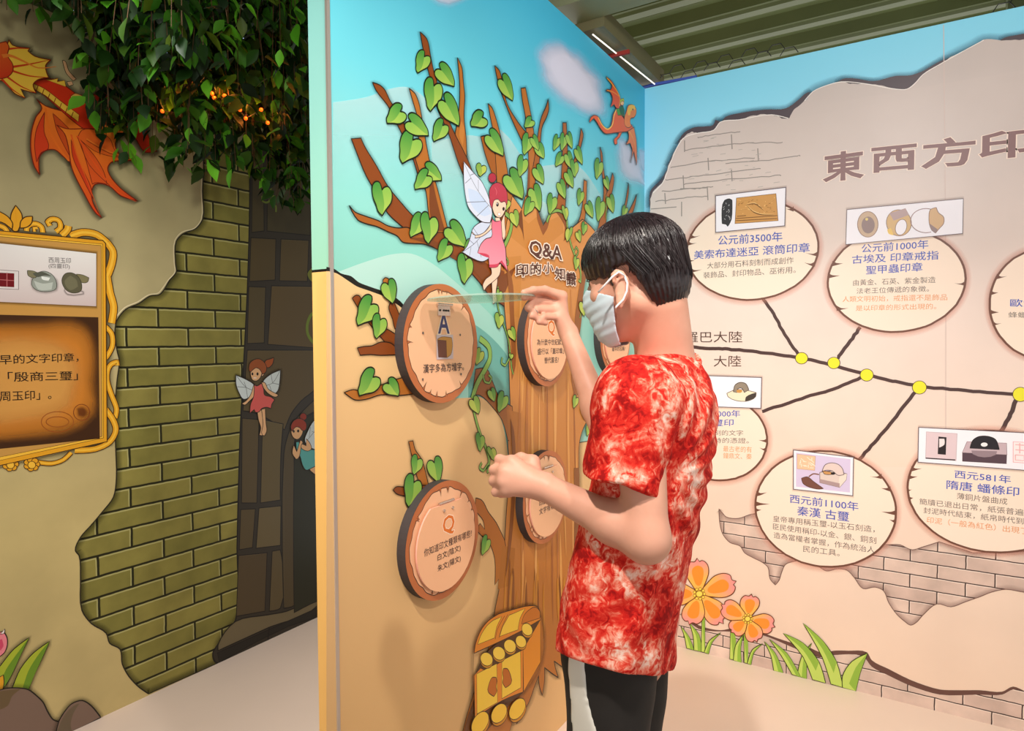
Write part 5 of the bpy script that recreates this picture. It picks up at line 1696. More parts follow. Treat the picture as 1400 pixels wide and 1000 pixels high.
class Field:
    """signed distance field on a grid, grown from rounded cones and ellipsoids, meshed as one surface"""
    def __init__(s, lo, hi, h):
        s.lo = np.array(lo, float); s.h = h
        s.n = np.ceil((np.array(hi) - s.lo) / h).astype(int) + 1
        s.d = np.full(s.n, 0.5, np.float32)

    def _win(s, lo, hi):
        a = np.maximum(0, np.floor((np.array(lo) - s.lo) / s.h).astype(int))
        b = np.minimum(s.n, np.ceil((np.array(hi) - s.lo) / s.h).astype(int) + 1)
        if (b <= a).any():
            return None, None
        g = [s.lo[i] + s.h * np.arange(a[i], b[i]) for i in range(3)]
        X = np.stack(np.meshgrid(*g, indexing='ij'), -1)
        return tuple(slice(a[i], b[i]) for i in range(3)), X

    def _smin(s, w, d, k):
        o = s.d[w]
        if k > 0:
            hh = np.maximum(k - np.abs(o - d), 0) / k
            s.d[w] = np.minimum(o, d) - hh * hh * k * 0.25
        else:
            s.d[w] = np.minimum(o, d)

    def cone(s, a, b, r1, r2, k=0.01, sub=False):
        a, b = np.array(a, float), np.array(b, float)
        m = max(r1, r2) + k + 3 * s.h + 0.02
        w, X = s._win(np.minimum(a, b) - m, np.maximum(a, b) + m)
        if w is None: return
        ab = b - a
        L2 = max(ab @ ab, 1e-12)
        t = np.clip(((X - a) @ ab) / L2, 0, 1)
        d = np.linalg.norm(X - a - t[..., None] * ab, axis=-1) - (r1 + t * (r2 - r1))
        if sub:
            s.d[w] = np.maximum(s.d[w], -d)
        else:
            s._smin(w, d.astype(np.float32), k)

    def ell(s, c, R, ax, k=0.01, sub=False):
        c = np.array(c, float); ax = np.array(ax, float)
        m = ax.max() + k + 3 * s.h + 0.02
        w, X = s._win(c - m, c + m)
        if w is None: return
        q = (X - c) @ np.array(R).T          # rows of R are the local axes
        k0 = np.linalg.norm(q / ax, axis=-1)
        k1 = np.linalg.norm(q / (ax * ax), axis=-1) + 1e-9
        d = k0 * (k0 - 1) / k1
        if sub:
            s.d[w] = np.maximum(s.d[w], -d)
        else:
            s._smin(w, d.astype(np.float32), k)

    def chain(s, pts, rs, k=0.006):
        for i in range(len(pts) - 1):
            s.cone(pts[i], pts[i + 1], rs[i], rs[i + 1], k)

    def grid(s):
        g = [s.lo[i] + s.h * np.arange(s.n[i]) for i in range(3)]
        return np.meshgrid(*g, indexing='ij')

    def mesh(s, smooth=1):
        d = s.d
        ins = d < 0
        c = np.zeros(np.array(d.shape) - 1, np.int8)
        for i in (0, 1):
            for j in (0, 1):
                for k in (0, 1):
                    c += ins[i:d.shape[0] - 1 + i, j:d.shape[1] - 1 + j, k:d.shape[2] - 1 + k]
        act = (c > 0) & (c < 8)
        idx = np.argwhere(act)
        num = np.full(act.shape, -1, np.int32)
        num[act] = np.arange(len(idx))
        acc = np.zeros((len(idx), 3)); cnt = np.zeros(len(idx))
        cor = [(i, j, k) for i in (0, 1) for j in (0, 1) for k in (0, 1)]
        for p in cor:
            for ax in range(3):
                if p[ax] == 1: continue
                q = list(p); q[ax] = 1
                d0 = d[idx[:, 0] + p[0], idx[:, 1] + p[1], idx[:, 2] + p[2]].astype(float)
                d1 = d[idx[:, 0] + q[0], idx[:, 1] + q[1], idx[:, 2] + q[2]].astype(float)
                cr = (d0 < 0) != (d1 < 0)
                t = np.where(cr, d0 / np.where(cr, d0 - d1, 1), 0)
                pt = np.tile(np.array(p, float), (len(idx), 1))
                pt[:, ax] += t
                acc[cr] += pt[cr]; cnt[cr] += 1
        V = s.lo + (idx + acc / cnt[:, None]) * s.h
        Q = []
        for ax in range(3):
            o1, o2 = [(1, 2), (2, 0), (0, 1)][ax]
            sl0 = [slice(None)] * 3; sl1 = [slice(None)] * 3
            sl0[ax] = slice(0, -1); sl1[ax] = slice(1, None)
            ch = ins[tuple(sl0)] != ins[tuple(sl1)]
            e = np.argwhere(ch)
            ok = (e[:, o1] > 0) & (e[:, o2] > 0) & (e[:, o1] < d.shape[o1] - 1) & (e[:, o2] < d.shape[o2] - 1)
            e = e[ok]
            f = []
            for (a_, b_) in ((1, 1), (0, 1), (0, 0), (1, 0)):
                z = e.copy(); z[:, o1] -= a_; z[:, o2] -= b_
                f.append(num[z[:, 0], z[:, 1], z[:, 2]])
            f = np.stack(f, 1)
            fl = ~ins[e[:, 0], e[:, 1], e[:, 2]]
            f[fl] = f[fl][:, ::-1]
            Q.append(f)
        Q = np.concatenate(Q)
        for _ in range(smooth):
            acc = np.zeros_like(V); cnt = np.zeros(len(V))
            for a_, b_ in ((0, 1), (1, 2), (2, 3), (3, 0)):
                np.add.at(acc, Q[:, a_], V[Q[:, b_]]); np.add.at(cnt, Q[:, a_], 1)
                np.add.at(acc, Q[:, b_], V[Q[:, a_]]); np.add.at(cnt, Q[:, b_], 1)
            V = 0.5 * V + 0.5 * acc / np.maximum(cnt, 1)[:, None]
        return V, Q


def mk_np(name, V, Q, mat, parent, off):
    me = bpy.data.meshes.new(name)
    me.vertices.add(len(V)); me.vertices.foreach_set('co', (V - off).astype(np.float32).ravel())
    me.loops.add(Q.size); me.loops.foreach_set('vertex_index', Q.astype(np.int32).ravel())
    me.polygons.add(len(Q)); me.polygons.foreach_set('loop_start', np.arange(0, Q.size, 4, dtype=np.int32))
    me.polygons.foreach_set('use_smooth', np.ones(len(Q), bool))
    me.materials.append(mat)
    me.update(calc_edges=True); me.validate()
    o = bpy.data.objects.new(name, me)
    COL.objects.link(o)
    o.parent = parent
    return o


# ---- materials
def skin_mat():
    m, n, l, b = newmat('skin')
    tc = n.new('ShaderNodeTexCoord'); nt = n.new('ShaderNodeTexNoise')
    nt.inputs['Scale'].default_value = 26; nt.inputs['Detail'].default_value = 4
    l.new(tc.outputs['Object'], nt.inputs['Vector'])
    mx = n.new('ShaderNodeMix'); mx.data_type = 'RGBA'
    mx.inputs[6].default_value = lin((208, 148, 124)); mx.inputs[7].default_value = lin((222, 166, 142))
    l.new(nt.outputs['Fac'], mx.inputs[0]); l.new(mx.outputs[2], b.inputs['Base Color'])
    b.inputs['Roughness'].default_value = 0.48
    b.inputs['Specular IOR Level'].default_value = 0.35
    b.inputs['Subsurface Weight'].default_value = 0.06
    b.inputs['Subsurface Radius'].default_value = (0.012, 0.005, 0.003)
    b.inputs['Subsurface Scale'].default_value = 1.0
    return m


def tiedye_mat():
    m, n, l, b = newmat('tie_dye_cotton')
    tc = n.new('ShaderNodeTexCoord')
    n1 = n.new('ShaderNodeTexNoise'); n1.inputs['Scale'].default_value = 13; n1.inputs['Detail'].default_value = 9; n1.inputs['Roughness'].default_value = 0.62; n1.inputs['Distortion'].default_value = 0.7
    n2 = n.new('ShaderNodeTexNoise'); n2.inputs['Scale'].default_value = 55; n2.inputs['Detail'].default_value = 6; n2.inputs['Distortion'].default_value = 1.6
    l.new(tc.outputs['Object'], n1.inputs['Vector']); l.new(tc.outputs['Object'], n2.inputs['Vector'])
    vr = n.new('ShaderNodeTexVoronoi'); vr.inputs['Scale'].default_value = 20; vr.feature = 'DISTANCE_TO_EDGE'
    dn = n.new('ShaderNodeVectorMath'); dn.operation = 'MULTIPLY_ADD'; dn.inputs[1].default_value = (0.08, 0.08, 0.08)
    l.new(n2.outputs['Color'], dn.inputs[0]); l.new(tc.outputs['Object'], dn.inputs[2]); l.new(dn.outputs[0], vr.inputs['Vector'])
    a1 = n.new('ShaderNodeMath'); a1.operation = 'MULTIPLY_ADD'; a1.inputs[1].default_value = 0.50
    l.new(n2.outputs['Fac'], a1.inputs[0]); l.new(n1.outputs['Fac'], a1.inputs[2])
    a2 = n.new('ShaderNodeMath'); a2.operation = 'MULTIPLY_ADD'; a2.inputs[1].default_value = -0.35
    l.new(vr.outputs['Distance'], a2.inputs[0]); l.new(a1.outputs[0], a2.inputs[2])
    cr = n.new('ShaderNodeValToRGB')
    e = cr.color_ramp.elements
    e[0].position = 0.55; e[0].color = lin((150, 18, 18))
    e[1].position = 0.63; e[1].color = lin((200, 32, 26))
    for p_, c_ in ((0.70, (216, 56, 42)), (0.75, (228, 100, 80)), (0.82, (238, 150, 128)), (0.88, (244, 190, 172)), (0.97, (250, 220, 208))):
        x_ = e.new(p_); x_.color = lin(c_)
    l.new(a2.outputs[0], cr.inputs[0]); l.new(cr.outputs[0], b.inputs['Base Color'])
    b.inputs['Roughness'].default_value = 0.85
    b.inputs['Specular IOR Level'].default_value = 0.15
    bp = n.new('ShaderNodeBump'); bp.inputs['Strength'].default_value = 0.35; bp.inputs['Distance'].default_value = 0.004
    l.new(n1.outputs['Fac'], bp.inputs['Height']); l.new(bp.outputs['Normal'], b.inputs['Normal'])
    return m


SKIN, SHIRT = skin_mat(), tiedye_mat()
HAIR = simple('dark_brown_hair', (34, 22, 24), 0.32, noise=0.3, nscale=60, spec=0.6)
BLACK = simple('black_cotton', (30, 25, 22), 0.8, noise=0.15, nscale=30)
WHITE_P = simple('white_side_panel', (226, 222, 212), 0.35, noise=0.04)
MASKM = simple('pale_blue_mask', (206, 222, 232), 0.8, noise=0.03, nscale=80)
BANDM = simple('white_elastic', (240, 238, 238), 0.7)
SHOE = simple('white_shoe', (220, 216, 210), 0.6)

FEET = at(848, 900, 1.29); FEET[2] = 0
person = thing('person', 'person in a red tie-dye shirt and face mask lifting a clear flap', 'person', tuple(FEET))

# ---- key points in the room
lsh, rsh = at(872, 548, 1.135), at(924, 548, 1.48)
lel, lwr = at(884, 738, 1.085), at(744, 666, 1.195)
rel_, rwr = at(834, 605, 1.56), at(777, 455, 1.69)
neckb = at(908, 492, 1.32)
hc = at(868, 374, 1.29)
fwd0 = (-LAT + 0.5 * DEP); fwd0 /= np.linalg.norm(fwd0)
pitch = math.radians(14)
hfw = fwd0 * math.cos(pitch) + np.array([0, 0, -math.sin(pitch)])
hrt = np.cross(fwd0, [0, 0, 1]); hrt /= np.linalg.norm(hrt)
hup = np.cross(hrt, hfw)
RH = np.array([hrt, hfw, hup])


def H(x, y, z):
    return hc + hrt * x + hfw * y + hup * z


# ---- body (skin): head, neck, arms, hands, trunk, legs in one surface
B = Field(FEET + [-0.55, -0.45, -0.0], FEET + [0.62, 0.52, 1.74], 0.0032)
bfw = (-0.914 * LAT + 0.406 * DEP); blf = np.cross([0, 0, 1], bfw)
hipc = at(843, 900, 1.30)
for p, q, r1, r2 in ((hipc, at(870, 750, 1.30), .11, .10), (at(870, 750, 1.30), at(898, 580, 1.30), .10, .10)):
    for s_ in (-0.07, 0.07):
        B.cone(p + blf * s_ * 0.8, q + blf * s_, r1 * .8, r2 * .82, .05)
B.cone(at(905, 545, 1.31), lsh + bfw * 0.0, .07, .055, .04); B.cone(at(905, 545, 1.31), rsh, .07, .055, .04)
for s_ in (1, -1):
    hp = at(850, 900, 1.30) + blf * 0.078 * s_ - [0, 0, 0.03]
    kn = np.array([hp[0], hp[1], 0.48]) + bfw * 0.02
    an = np.array([hp[0], hp[1], 0.07]) - bfw * 0.03
    B.cone(hp, kn, .066, .048, .03); B.cone(kn, an, .048, .034, .02)
    B.cone(an - [0, 0, 0.025], an - [0, 0, 0.03] + bfw * 0.15, .034, .024, .02)
# neck, head
B.cone(neckb + [0, 0, -0.02], H(0, -.030, -.055), .055, .050, .03)
B.cone(H(0, -.036, -.075), at(916, 512, 1.32), .043, .046, .03)
B.ell(H(0, -.012, .027), RH, (.072, .087, .076), .02)
B.ell(H(0, .028, -.035), RH, (.061, .064, .082), .03)
for s_ in (1, -1):
    B.cone(H(0, .055, -.092), H(.045 * s_, -.005, -.062), .024, .022, .025)
    B.ell(H(.034 * s_, .066, -.030), RH, (.024, .022, .020), .02)        # cheek bone
    B.cone(H(.014 * s_, .084, .020), H(.046 * s_, .066, .018), .008, .007, .012)   # brow
    B.ell(H(.032 * s_, .086, -.001), RH, (.017, .012, .010), .0, sub=True)
    B.ell(H(.032 * s_, .073, -.001), RH, (.0135, .0135, .0125), .003)
B.cone(H(0, .088, .004), H(0, .108, -.030), .0085, .0115, .012)
for s_ in (1, -1):
    B.ell(H(.012 * s_, .098, -.034), RH, (.009, .010, .008), .006)
B.ell(H(0, .085, -.064), RH, (.022, .012, .007), .006); B.ell(H(0, .083, -.075), RH, (.019, .012, .008), .006)
B.ell(H(0, .074, -.104), RH, (.024, .020, .018), .015)
# ears
ze = 1.215
for s_ in (-1, 1):
    def E_(px, py):
        q = at(px, py, ze)
        if s_ == 1:
            v_ = q - hc
            q = q - 2 * hrt * (v_ @ hrt)
        return q
    rim = [E_(*p) for p in ((839, 386), (838.5, 376), (843, 371.5), (850, 374), (855.5, 382), (857, 392), (854, 403), (850.5, 411), (847.5, 418), (845.5, 412), (845, 404))]
    B.chain(rim, [.0034, .0042, .0046, .0048, .005, .005, .0048, .0050, .0056, .0046, .004], .004)
    B.ell(E_(848, 393) + hrt * (0.004 * -s_), np.array([hrt, hfw, hup]), (.004, .012, .022), .006)
    B.ell(E_(846, 398) + hrt * (0.010 * -s_), np.array([hrt, hfw, hup]), (.010, .010, .018), .010)
    B.chain([E_(850, 383), E_(851.5, 391), E_(849.5, 400)], [.0028, .003, .0028], .003)
# left arm (nearer the camera)
B.cone(lsh, lel, .044, .0365, .02)
fm = lel + (lwr - lel) * .30
B.cone(lel, fm, .0365, .0350, .02); B.cone(fm, lwr, .0345, .0245, .02)
# left fist: wrist, palm, curled fingers
mcp = [at(700, 633, 1.214), at(690, 645, 1.206), at(688, 658, 1.203), at(692, 670, 1.205)]
for q, r in zip(mcp, (.0135, .0135, .0130, .0120)):
    B.cone(lwr, q, .0215, r, .010)
    B.cone(lwr + (mcp[1] - lwr) * .35 + DEP * 0.012, q + DEP * 0.010, .016, r * .9, .010)
pip = [at(683, 628.5, 1.237), at(675.5, 643, 1.232), at(675, 658, 1.228), at(678, 673, 1.224)]
dip = [at(688, 634, 1.258), at(681, 648, 1.258), at(681, 661, 1.254), at(685, 675, 1.246)]
tip = [at(700, 640, 1.255), at(694, 652, 1.257), at(694, 664, 1.253), at(697, 676, 1.245)]
for m_, p_, d_, t_, r in zip(mcp, pip, dip, tip, (.0098, .0102, .0096, .0088)):
    B.chain([m_, p_, d_, t_], [r * 1.12, r, r * .92, r * .82], .004)
B.chain([lwr + (mcp[0] - lwr) * .25 + DEP * .015, at(728, 632, 1.232), at(712, 627, 1.250), at(698, 631, 1.266)], [.016, .0132, .0108, .0092], .007)
# right arm reaching to the flap
B.cone(rsh, rel_, .046, .040, .02)
fm = rel_ + (rwr - rel_) * .30
B.cone(rel_, fm, .038, .0365, .02); B.cone(fm, rwr, .0355, .0240, .02)
mcp = [at(757, 405, 1.690), at(757, 414, 1.684), at(760, 424, 1.679), at(764, 434, 1.675)]
for q, r in zip(mcp, (.0135, .0135, .0125, .0115)):
    B.cone(rwr, q, .020, r, .010)
B.chain([mcp[0], at(737, 402.5, 1.665), at(725, 405, 1.632), at(716, 407.5, 1.604)], [.0110, .0100, .0090, .0078], .004)
B.chain([mcp[1], at(729, 412, 1.650), at(722, 421, 1.632), at(731, 428, 1.640)], [.0112, .0102, .0092, .0080], .003)
B.chain([mcp[2], at(733, 423, 1.648), at(727, 432, 1.634), at(737, 436.5, 1.645)], [.0106, .0098, .0088, .0078], .003)
B.chain([mcp[3], at(743, 433, 1.650), at(737, 440, 1.642), at(746, 442, 1.652)], [.0096, .0088, .0080, .0070], .003)
B.chain([rwr + (mcp[0] - rwr) * .35, at(768, 405, 1.678), at(745, 397.0, 1.652), at(729, 397.0, 1.622), at(716, 400.0, 1.598)], [.0150, .0140, .0112, .0098, .0078], .006)
V, Q = B.mesh(1)
body = mk_np('body', V, Q, SKIN, person, FEET)
del B

# nails on the visible fingertips are left as skin; a ring on the curled finger
q0, q1 = at(733, 423, 1.648), at(727, 432, 1.634)
ax_ = (q1 - q0) / np.linalg.norm(q1 - q0)
s1 = np.cross(ax_, [0, 0, 1]); s1 /= np.linalg.norm(s1); s2 = np.cross(ax_, s1)
c_ = q0 * .55 + q1 * .45 - FEET
v, f = tube([tuple(c_ + (s1 * math.cos(k * math.pi / 10) + s2 * math.sin(k * math.pi / 10)) * 0.0100) for k in range(20)], 0.0016, 6, closed=True)
mk('ring', v, f, STEEL, person, smooth=True)['label'] = 'thin metal finger ring'

# ---- eyes
for s_ in (-1, 1):
    c_ = H(.032 * s_, .0755, -.001) - FEET
    V, Fc = [], []
    for j in range(9):
        th = math.pi * j / 8
        for k in range(14):
            an = 2 * math.pi * k / 14
            V.append(tuple(c_ + 0.0118 * (hfw * math.cos(th) + hrt * math.sin(th) * math.cos(an) + hup * math.sin(th) * math.sin(an))))
    for j in range(8):
        for k in range(14):
            Fc.append((j * 14 + k, j * 14 + (k + 1) % 14, (j + 1) * 14 + (k + 1) % 14, (j + 1) * 14 + k))
    mk('eye', V, Fc, [simple('iris_dark', (36, 24, 20), 0.2), simple('eye_white', (232, 226, 222), 0.3)], person, smooth=True, fmat=[0 if i < 42 else 1 for i in range(len(Fc))])
    lash = [tuple(H(.032 * s_ + dx, .0885 - abs(dx) * .25 + dy, .006 + dz) - FEET) for dx, dy, dz in ((-.014, -.004, -.003), (-.006, .001, .001), (.004, .001, .001), (.014, -.004, -.004))]
    v, f = tube(lash, 0.0013, 5)
    mk('eyelashes', v, f, HAIR, person)

# ---- hair: a rounded bowl cut over a shorter nape
HF = Field(hc + [-0.16, -0.16, -0.12], hc + [0.16, 0.16, 0.15], 0.0025)
X, Y, Z_ = HF.grid()
Pn = np.stack([X, Y, Z_], -1) - hc
lx, ly, lz = Pn @ hrt, Pn @ hfw, Pn @ hup


def ellf(c, ax):
    q = np.stack([lx - c[0], ly - c[1], lz - c[2]], -1)
    ax = np.array(ax)
    k0 = np.linalg.norm(q / ax, axis=-1); k1 = np.linalg.norm(q / ax**2, axis=-1) + 1e-9
    return k0 * (k0 - 1) / k1


bowl = ellf((0, -.005, .031), (.088, .103, .082))
bowl = np.maximum(bowl, -(lz + 0.005 - 0.012 * np.clip(ly / .1, -1, 1) + 0.003 * np.sin(lx * 260) + 0.002 * np.sin(ly * 330)))
bowl = np.maximum(bowl, -(ellf((0, .075, -.045), (.054, .06, .066))))
bowl = np.maximum(bowl, -np.maximum(np.maximum(np.abs(ly - .000) - .020, lz - 0.006 - .004), -(np.abs(lx) - .066)))       # over the ear
nape = ellf((0, -.034, -.012), (.078, .072, .090))
nape = np.maximum(nape, ly + 0.020 - 0.30 * (lz + .02))
nape = np.maximum(nape, -(lz + 0.090 + 0.10 * (ly + .04) + 0.002 * np.sin(lx * 400)))
burn = np.maximum(np.maximum(ellf((0, .018, -.004), (.080, .030, .040)), np.abs(ly - .026) - .010), -(np.abs(lx) - .055))
kk = 0.012
hh = np.maximum(kk - np.abs(bowl - nape), 0) / kk
dd = np.minimum(bowl, nape) - hh * hh * kk * .25
dd = np.minimum(dd, burn)
ang = np.arctan2(lx, ly + .03)
dd = dd + 0.0011 * np.sin(ang * 46 + 6 * lz * 10 + 2.5 * np.sin(lz * 60)) + 0.0007 * np.sin(ang * 101 + lz * 90)
HF.d = dd.astype(np.float32)
V, Q = HF.mesh(1)
hair = mk_np('hair', V, Q, HAIR, person, FEET)
hair['label'] = 'short dark brown bowl-cut hair'
rs = random.Random(8)
crown = np.array([0.0, -0.055, 0.112])
parts = []
for k in range(2600):
    # strands run from the crown down over the bowl
    an = rs.uniform(0, 2 * math.pi)
    e1 = rs.uniform(0.10, 1.0)
    e0 = max(0.02, e1 - rs.uniform(0.22, 0.5))
    pts = []
    back = math.cos(an) < 0.1
    for q in range(7):
        s = e0 + (e1 - e0) * q / 6
        th = s * (2.02 if back else 1.66)
        dirv = np.array([math.sin(th) * math.sin(an), math.sin(th) * math.cos(an), math.cos(th)])
        c0, ax0 = np.array([0, -.005, .031]), np.array([.0885, .1035, .0825])
        if th > 1.62:
            c0, ax0 = np.array([0, -.033, -.010]), np.array([.0792, .0732, .0905])
        u_ = dirv / np.linalg.norm(dirv / ax0)
        off = 0.0004 + 0.0026 * rs.random()
        p = c0 + u_ * (1 + off / 0.09)
        if th > 1.5 and th <= 1.62 and back:
            p = p * np.array([.985, .99, 1])
        pts.append(tuple(hc + hrt * p[0] + hfw * p[1] + hup * p[2] - FEET))
    parts.append(tube(pts, [.0004, .0007, .0008, .0008, .0007, .0005, .0002], 3))
v, f = join(parts)
mk('strands', v, f, HAIR, hair, smooth=True)

# ---- face mask with ear loops
MF = Field(hc + [-0.17, -0.17, -0.19], hc + [0.17, 0.17, 0.06], 0.0022)
X, Y, Z_ = MF.grid()
Pn = np.stack([X, Y, Z_], -1) - hc
lx, ly, lz = Pn @ hrt, Pn @ hfw, Pn @ hup
m1 = ellf((0, .028, -.052), (.072, .076, .084))
m3 = ellf((0, .066, -.098), (.040, .036, .034))
m2 = ellf((0, .078, -.038), (.026, .040, .040))
kk = .03
hh = np.maximum(kk - np.abs(m1 - m2), 0) / kk
md = np.minimum(m1, m2) - hh * hh * kk * .25
hh = np.maximum(kk - np.abs(md - m3), 0) / kk
md = np.minimum(md, m3) - hh * hh * kk * .25
md = md + 0.0007 * np.sin((lz + .12 * ly) * 330) * np.clip((ly - .02) * 20, 0, 1)
md = np.maximum(md, -(md + .0036))
md = np.maximum(md, -(ly - .036 + 0.25 * (lz + .06)))
md = np.maximum(md, lz + .006 + .55 * np.clip(.098 - ly, 0, .2))
md = np.maximum(md, -(lz + .132))
MF.d = md.astype(np.float32)
V, Q = MF.mesh(1)
mask = mk_np('face_mask', V, Q, MASKM, person, FEET)
mask['label'] = 'pale blue pleated face mask'
for s_ in (-1, 1):
    def E2(px, py, z=1.204):
        q = at(px, py, z)
        if s_ == 1:
            v_ = q - hc
            q = q - 2 * hrt * (v_ @ hrt)
        return tuple(q - FEET)
    v1 = tube([E2(818, 400, 1.222), E2(827, 390, 1.212), E2(837, 379, 1.203), E2(846, 372, 1.203), E2(853.5, 377, 1.205)], .0019, 6)
    v2 = tube([E2(841.5, 422, 1.207), E2(843, 419, 1.206), E2(852, 410, 1.208), E2(857, 398, 1.206), E2(857.5, 387, 1.206), E2(853.5, 377, 1.207)], .0019, 6)
    v, f = join([v1, v2])
    mk('ear_loop', v, f, BANDM, mask, smooth=True)['label'] = 'white elastic ear loop'

# ---- shirt
SF = Field(FEET + [-0.34, -0.36, 0.78], FEET + [0.42, 0.40, 1.50], 0.0040)
X, Y, Z_ = SF.grid()
lev = [(505, 908, .10, .060), (520, 908, .150, .078), (545, 909, .182, .096), (590, 904, .198, .104), (650, 893, .202, .106), (700, 880, .204, .107), (750, 868, .205, .108), (800, 858, .204, .108), (850, 849, .202, .107), (900, 843, .202, .108), (960, 838, .204, .110)]
cs = [at(x_, y_, 1.30) for y_, x_, _, _ in lev]
zz = np.array([c[2] for c in cs])[::-1]
zi = np.arange(SF.n[2]) * SF.h + SF.lo[2]
cx_ = np.interp(zi, zz, np.array([c[0] for c in cs])[::-1]); cy_ = np.interp(zi, zz, np.array([c[1] for c in cs])[::-1])
al = np.interp(zi, zz, np.array([l[2] for l in lev])[::-1]); af = np.interp(zi, zz, np.array([l[3] for l in lev])[::-1])
dx, dy = X - cx_, Y - cy_
pl = dx * blf[0] + dy * blf[1]; pf = dx * bfw[0] + dy * bfw[1]
ex = 2.5
rr = (np.abs(pl / al) ** ex + np.abs(pf / af) ** ex) ** (1 / ex)
SF.d = ((rr - 1) * np.minimum(al, af) * 1.0).astype(np.float32)
SF.d = np.maximum(SF.d, (Z_ - cs[0][2]).astype(np.float32))
SF.cone(neckb + [0, 0, -.03], at(905, 540, 1.31), .066, .085, .03)
SF.cone(neckb + [0, 0, -.045], lsh + [0, 0, -.005], .060, .074, .04)
SF.cone(neckb + [0, 0, -.045], rsh + [0, 0, -.005], .060, .070, .04)
hemL = at(847, 676, 1.110)
SL = Field(SF.lo, SF.lo + SF.h * (SF.n - 1), SF.h)
SL.cone(lsh, hemL + (hemL - lsh) * .35, .074, .0655, .02)
sa, sb = at(793, 650, 1.11), at(900, 683, 1.11)
ns = np.cross(sb - sa, ray(847, 668)); ns /= np.linalg.norm(ns)
if ns[2] > 0: ns = -ns
sd = (X - sa[0]) * ns[0] + (Y - sa[1]) * ns[1] + (Z_ - sa[2]) * ns[2]
sd = sd + 0.003 * np.sin(X * 60 + Y * 40)
m_ = min(SL.d.shape[0], SF.d.shape[0])
HO = Field(SF.lo, SF.lo + SF.h * (SF.n - 1), SF.h)
HO.cone(lsh + (hemL - lsh) * .35, hemL + (hemL - lsh) * .6, .0555, .0555, 0)
SL.d = SL.d[:SF.d.shape[0], :SF.d.shape[1], :SF.d.shape[2]]; HO.d = HO.d[:SF.d.shape[0], :SF.d.shape[1], :SF.d.shape[2]]
crease = np.sin((X - lsh[0]) * 52 + (Z_ - lsh[2]) * 44 + 2.0 * np.sin(Z_ * 37 + Y * 20)) * np.clip((lsh[2] - Z_) * 12, 0, 1)
sl = np.maximum(np.maximum(SL.d - 0.0022 * crease, sd), -HO.d)
trunk0 = SF.d.copy()
kk = .030
hh = np.maximum(kk - np.abs(SF.d - sl), 0) / kk
blend = np.clip((Z_ - at(850, 610, 1.12)[2]) / .06, 0.12, 1)
SF.d = (np.minimum(SF.d, sl) - hh * hh * kk * .25 * blend).astype(np.float32)
SF.cone(rsh, rel_ + (rsh - rel_) * .55, .066, .054, .03)
# folds: from the armpit across the side and down the back, and soft random creases
arm = at(905, 640, 1.17)
vx = X - arm[0]; vy = Y - arm[1]; vz = Z_ - arm[2]
lat_ = vx * LAT[0] + vy * LAT[1]
dist = np.sqrt(lat_**2 + vz**2)
ang = np.arctan2(vz, lat_)
fold = np.sin(ang * 15 + 1.2 * np.sin(dist * 22) + 2.0 * np.sin(vz * 9)) * np.exp(-((dist - .10) / .15) ** 2) * np.clip(dist / .05 - .5, 0, 1) * (lat_ > -.03)
low = np.sin(lat_ * 75 + 3.5 * np.sin(vz * 14) + 2 * np.sin(lat_ * 21)) * np.clip((arm[2] - Z_ - .12) * 4, 0, 1)
wr = np.sin(X * 47 + 2.2 * np.sin(Z_ * 31) + Y * 38) * np.sin(Z_ * 53 + 2 * np.sin(X * 29 - Y * 33))
SF.d += (-0.0036 * fold - 0.0022 * low - 0.0020 * wr).astype(np.float32)
# hem cut, sleeve cut, collar opening
hp = [at(767, 884, 1.27), at(905, 910, 1.33), at(850, 917, 1.14)]
nh = np.cross(hp[1] - hp[0], hp[2] - hp[0]); nh /= np.linalg.norm(nh)
if nh[2] < 0: nh = -nh
pd = (X - hp[0][0]) * nh[0] + (Y - hp[0][1]) * nh[1] + (Z_ - hp[0][2]) * nh[2]
trunk = (rr - 1) * np.minimum(al, af)
SF.d = np.maximum(SF.d, (-pd).astype(np.float32))
inn = np.maximum(trunk + .012, pd - .06)
SF.d = np.maximum(SF.d, (-inn).astype(np.float32))
SF.cone(neckb + [0, 0, .07] - bfw * -.004, neckb + [0, 0, -.012], .075, .0615, 0, sub=True)
V, Q = SF.mesh(2)
shirt = mk_np('shirt', V, Q, SHIRT, person, FEET)
shirt['label'] = 'red and white tie-dye short-sleeved shirt'
del SF
# collar rib
axn = H(0, -.035, -.055) - neckb; axn /= np.linalg.norm(axn)
s1 = np.cross(axn, blf); s1 /= np.linalg.norm(s1); s2 = np.cross(axn, s1)
cc = neckb + [0, 0, -.004] - FEET
v, f = tube([tuple(cc + (s1 * math.cos(k * math.pi / 18) * .068 + s2 * math.sin(k * math.pi / 18) * .066) + [0, 0, -0.004]) for k in range(36)], .0062, 8, closed=True)
mk('collar', v, f, SHIRT, shirt, smooth=True)

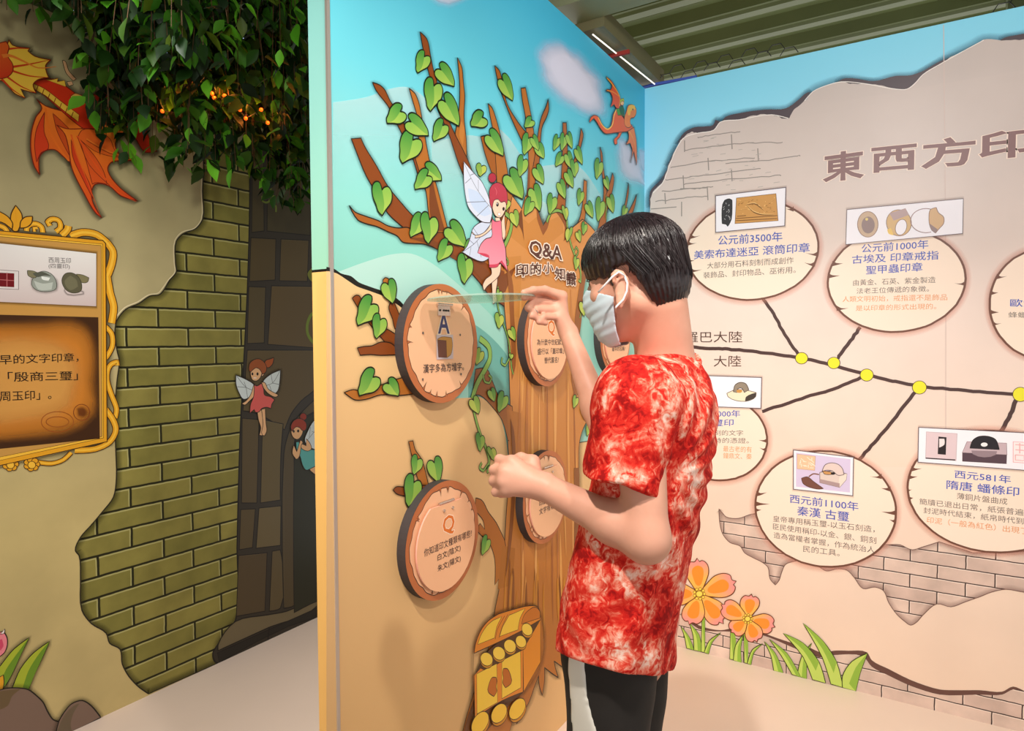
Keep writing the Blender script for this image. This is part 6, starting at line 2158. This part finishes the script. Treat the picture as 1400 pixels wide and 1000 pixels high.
# ---- trousers, with a white panel down the front of the left leg
TF = Field(FEET + [-0.30, -0.30, 0.03], FEET + [0.30, 0.30, 0.96], 0.0046)
for s_ in (1, -1):
    hp_ = at(850, 900, 1.30) + blf * 0.078 * s_ + [0, 0, 0.02]
    kn = np.array([hp_[0], hp_[1], 0.48]) + bfw * 0.015
    an = np.array([hp_[0], hp_[1], 0.05]) - bfw * 0.025
    TF.cone(hp_, kn, .086, .066, .03); TF.cone(kn, an, .066, .058, .03)
TF.cone(hipc + blf * .06 + [0, 0, .08], hipc - blf * .06 + [0, 0, .08], .09, .09, .04)
X, Y, Z_ = TF.grid()
TF.d += (-0.003 * np.sin(X * 30 + Z_ * 22) * np.sin(Y * 34 - Z_ * 17)).astype(np.float32)
TF.d = np.maximum(TF.d, (0.05 - Z_).astype(np.float32))
V, Q = TF.mesh(2)
trousers = mk_np('trousers', V, Q, BLACK, person, FEET)
trousers['label'] = 'black trousers'
# panel: the strip of the left leg that faces forward and outward
hp_ = at(850, 900, 1.30) + blf * 0.078
rx, ry = X - hp_[0], Y - hp_[1]
qf, ql = rx * bfw[0] + ry * bfw[1], rx * blf[0] + ry * blf[1]
angp = np.degrees(np.arctan2(ql, qf))
rad_ = np.sqrt(qf**2 + ql**2)
lo_a = np.interp(Z_, [.5, .72, .9], [40, 44, 48])
hi_a = np.interp(Z_, [0.5, 0.62, 0.70, 0.76, 0.81, 0.9], [92, 100, 98, 86, 76, 70])
pan = np.maximum(TF.d - .0025, -(TF.d + .012))
pan = np.maximum(pan, np.radians(lo_a - angp) * rad_)
pan = np.maximum(pan, np.radians(angp - hi_a) * rad_)
pan = np.maximum(pan, .03 - rad_)
TF.d = np.maximum(pan, .06 - Z_).astype(np.float32)
V, Q = TF.mesh(1)
mk_np('side_panel', V, Q, WHITE_P, trousers, FEET)['label'] = 'white panel on the trouser leg'
for s_ in (1, -1):
    hp_ = hipc + blf * 0.078 * s_
    S_ = Field(np.array([hp_[0], hp_[1], 0]) + [-.22, -.22, 0], np.array([hp_[0], hp_[1], 0]) + [.22, .22, .14], .005)
    b0 = np.array([hp_[0], hp_[1], .045]) - bfw * .045
    S_.cone(b0, b0 + bfw * .19 - [0, 0, .008], .042, .036, .02)
    S_.cone(b0 + [0, 0, .03], b0 + bfw * .05 + [0, 0, .02], .040, .038, .02)
    gx = S_.grid()
    S_.d = np.maximum(S_.d, (0.004 - gx[2]).astype(np.float32))
    V, Q = S_.mesh(1)
    mk_np('shoe', V, Q, SHOE, person, FEET)
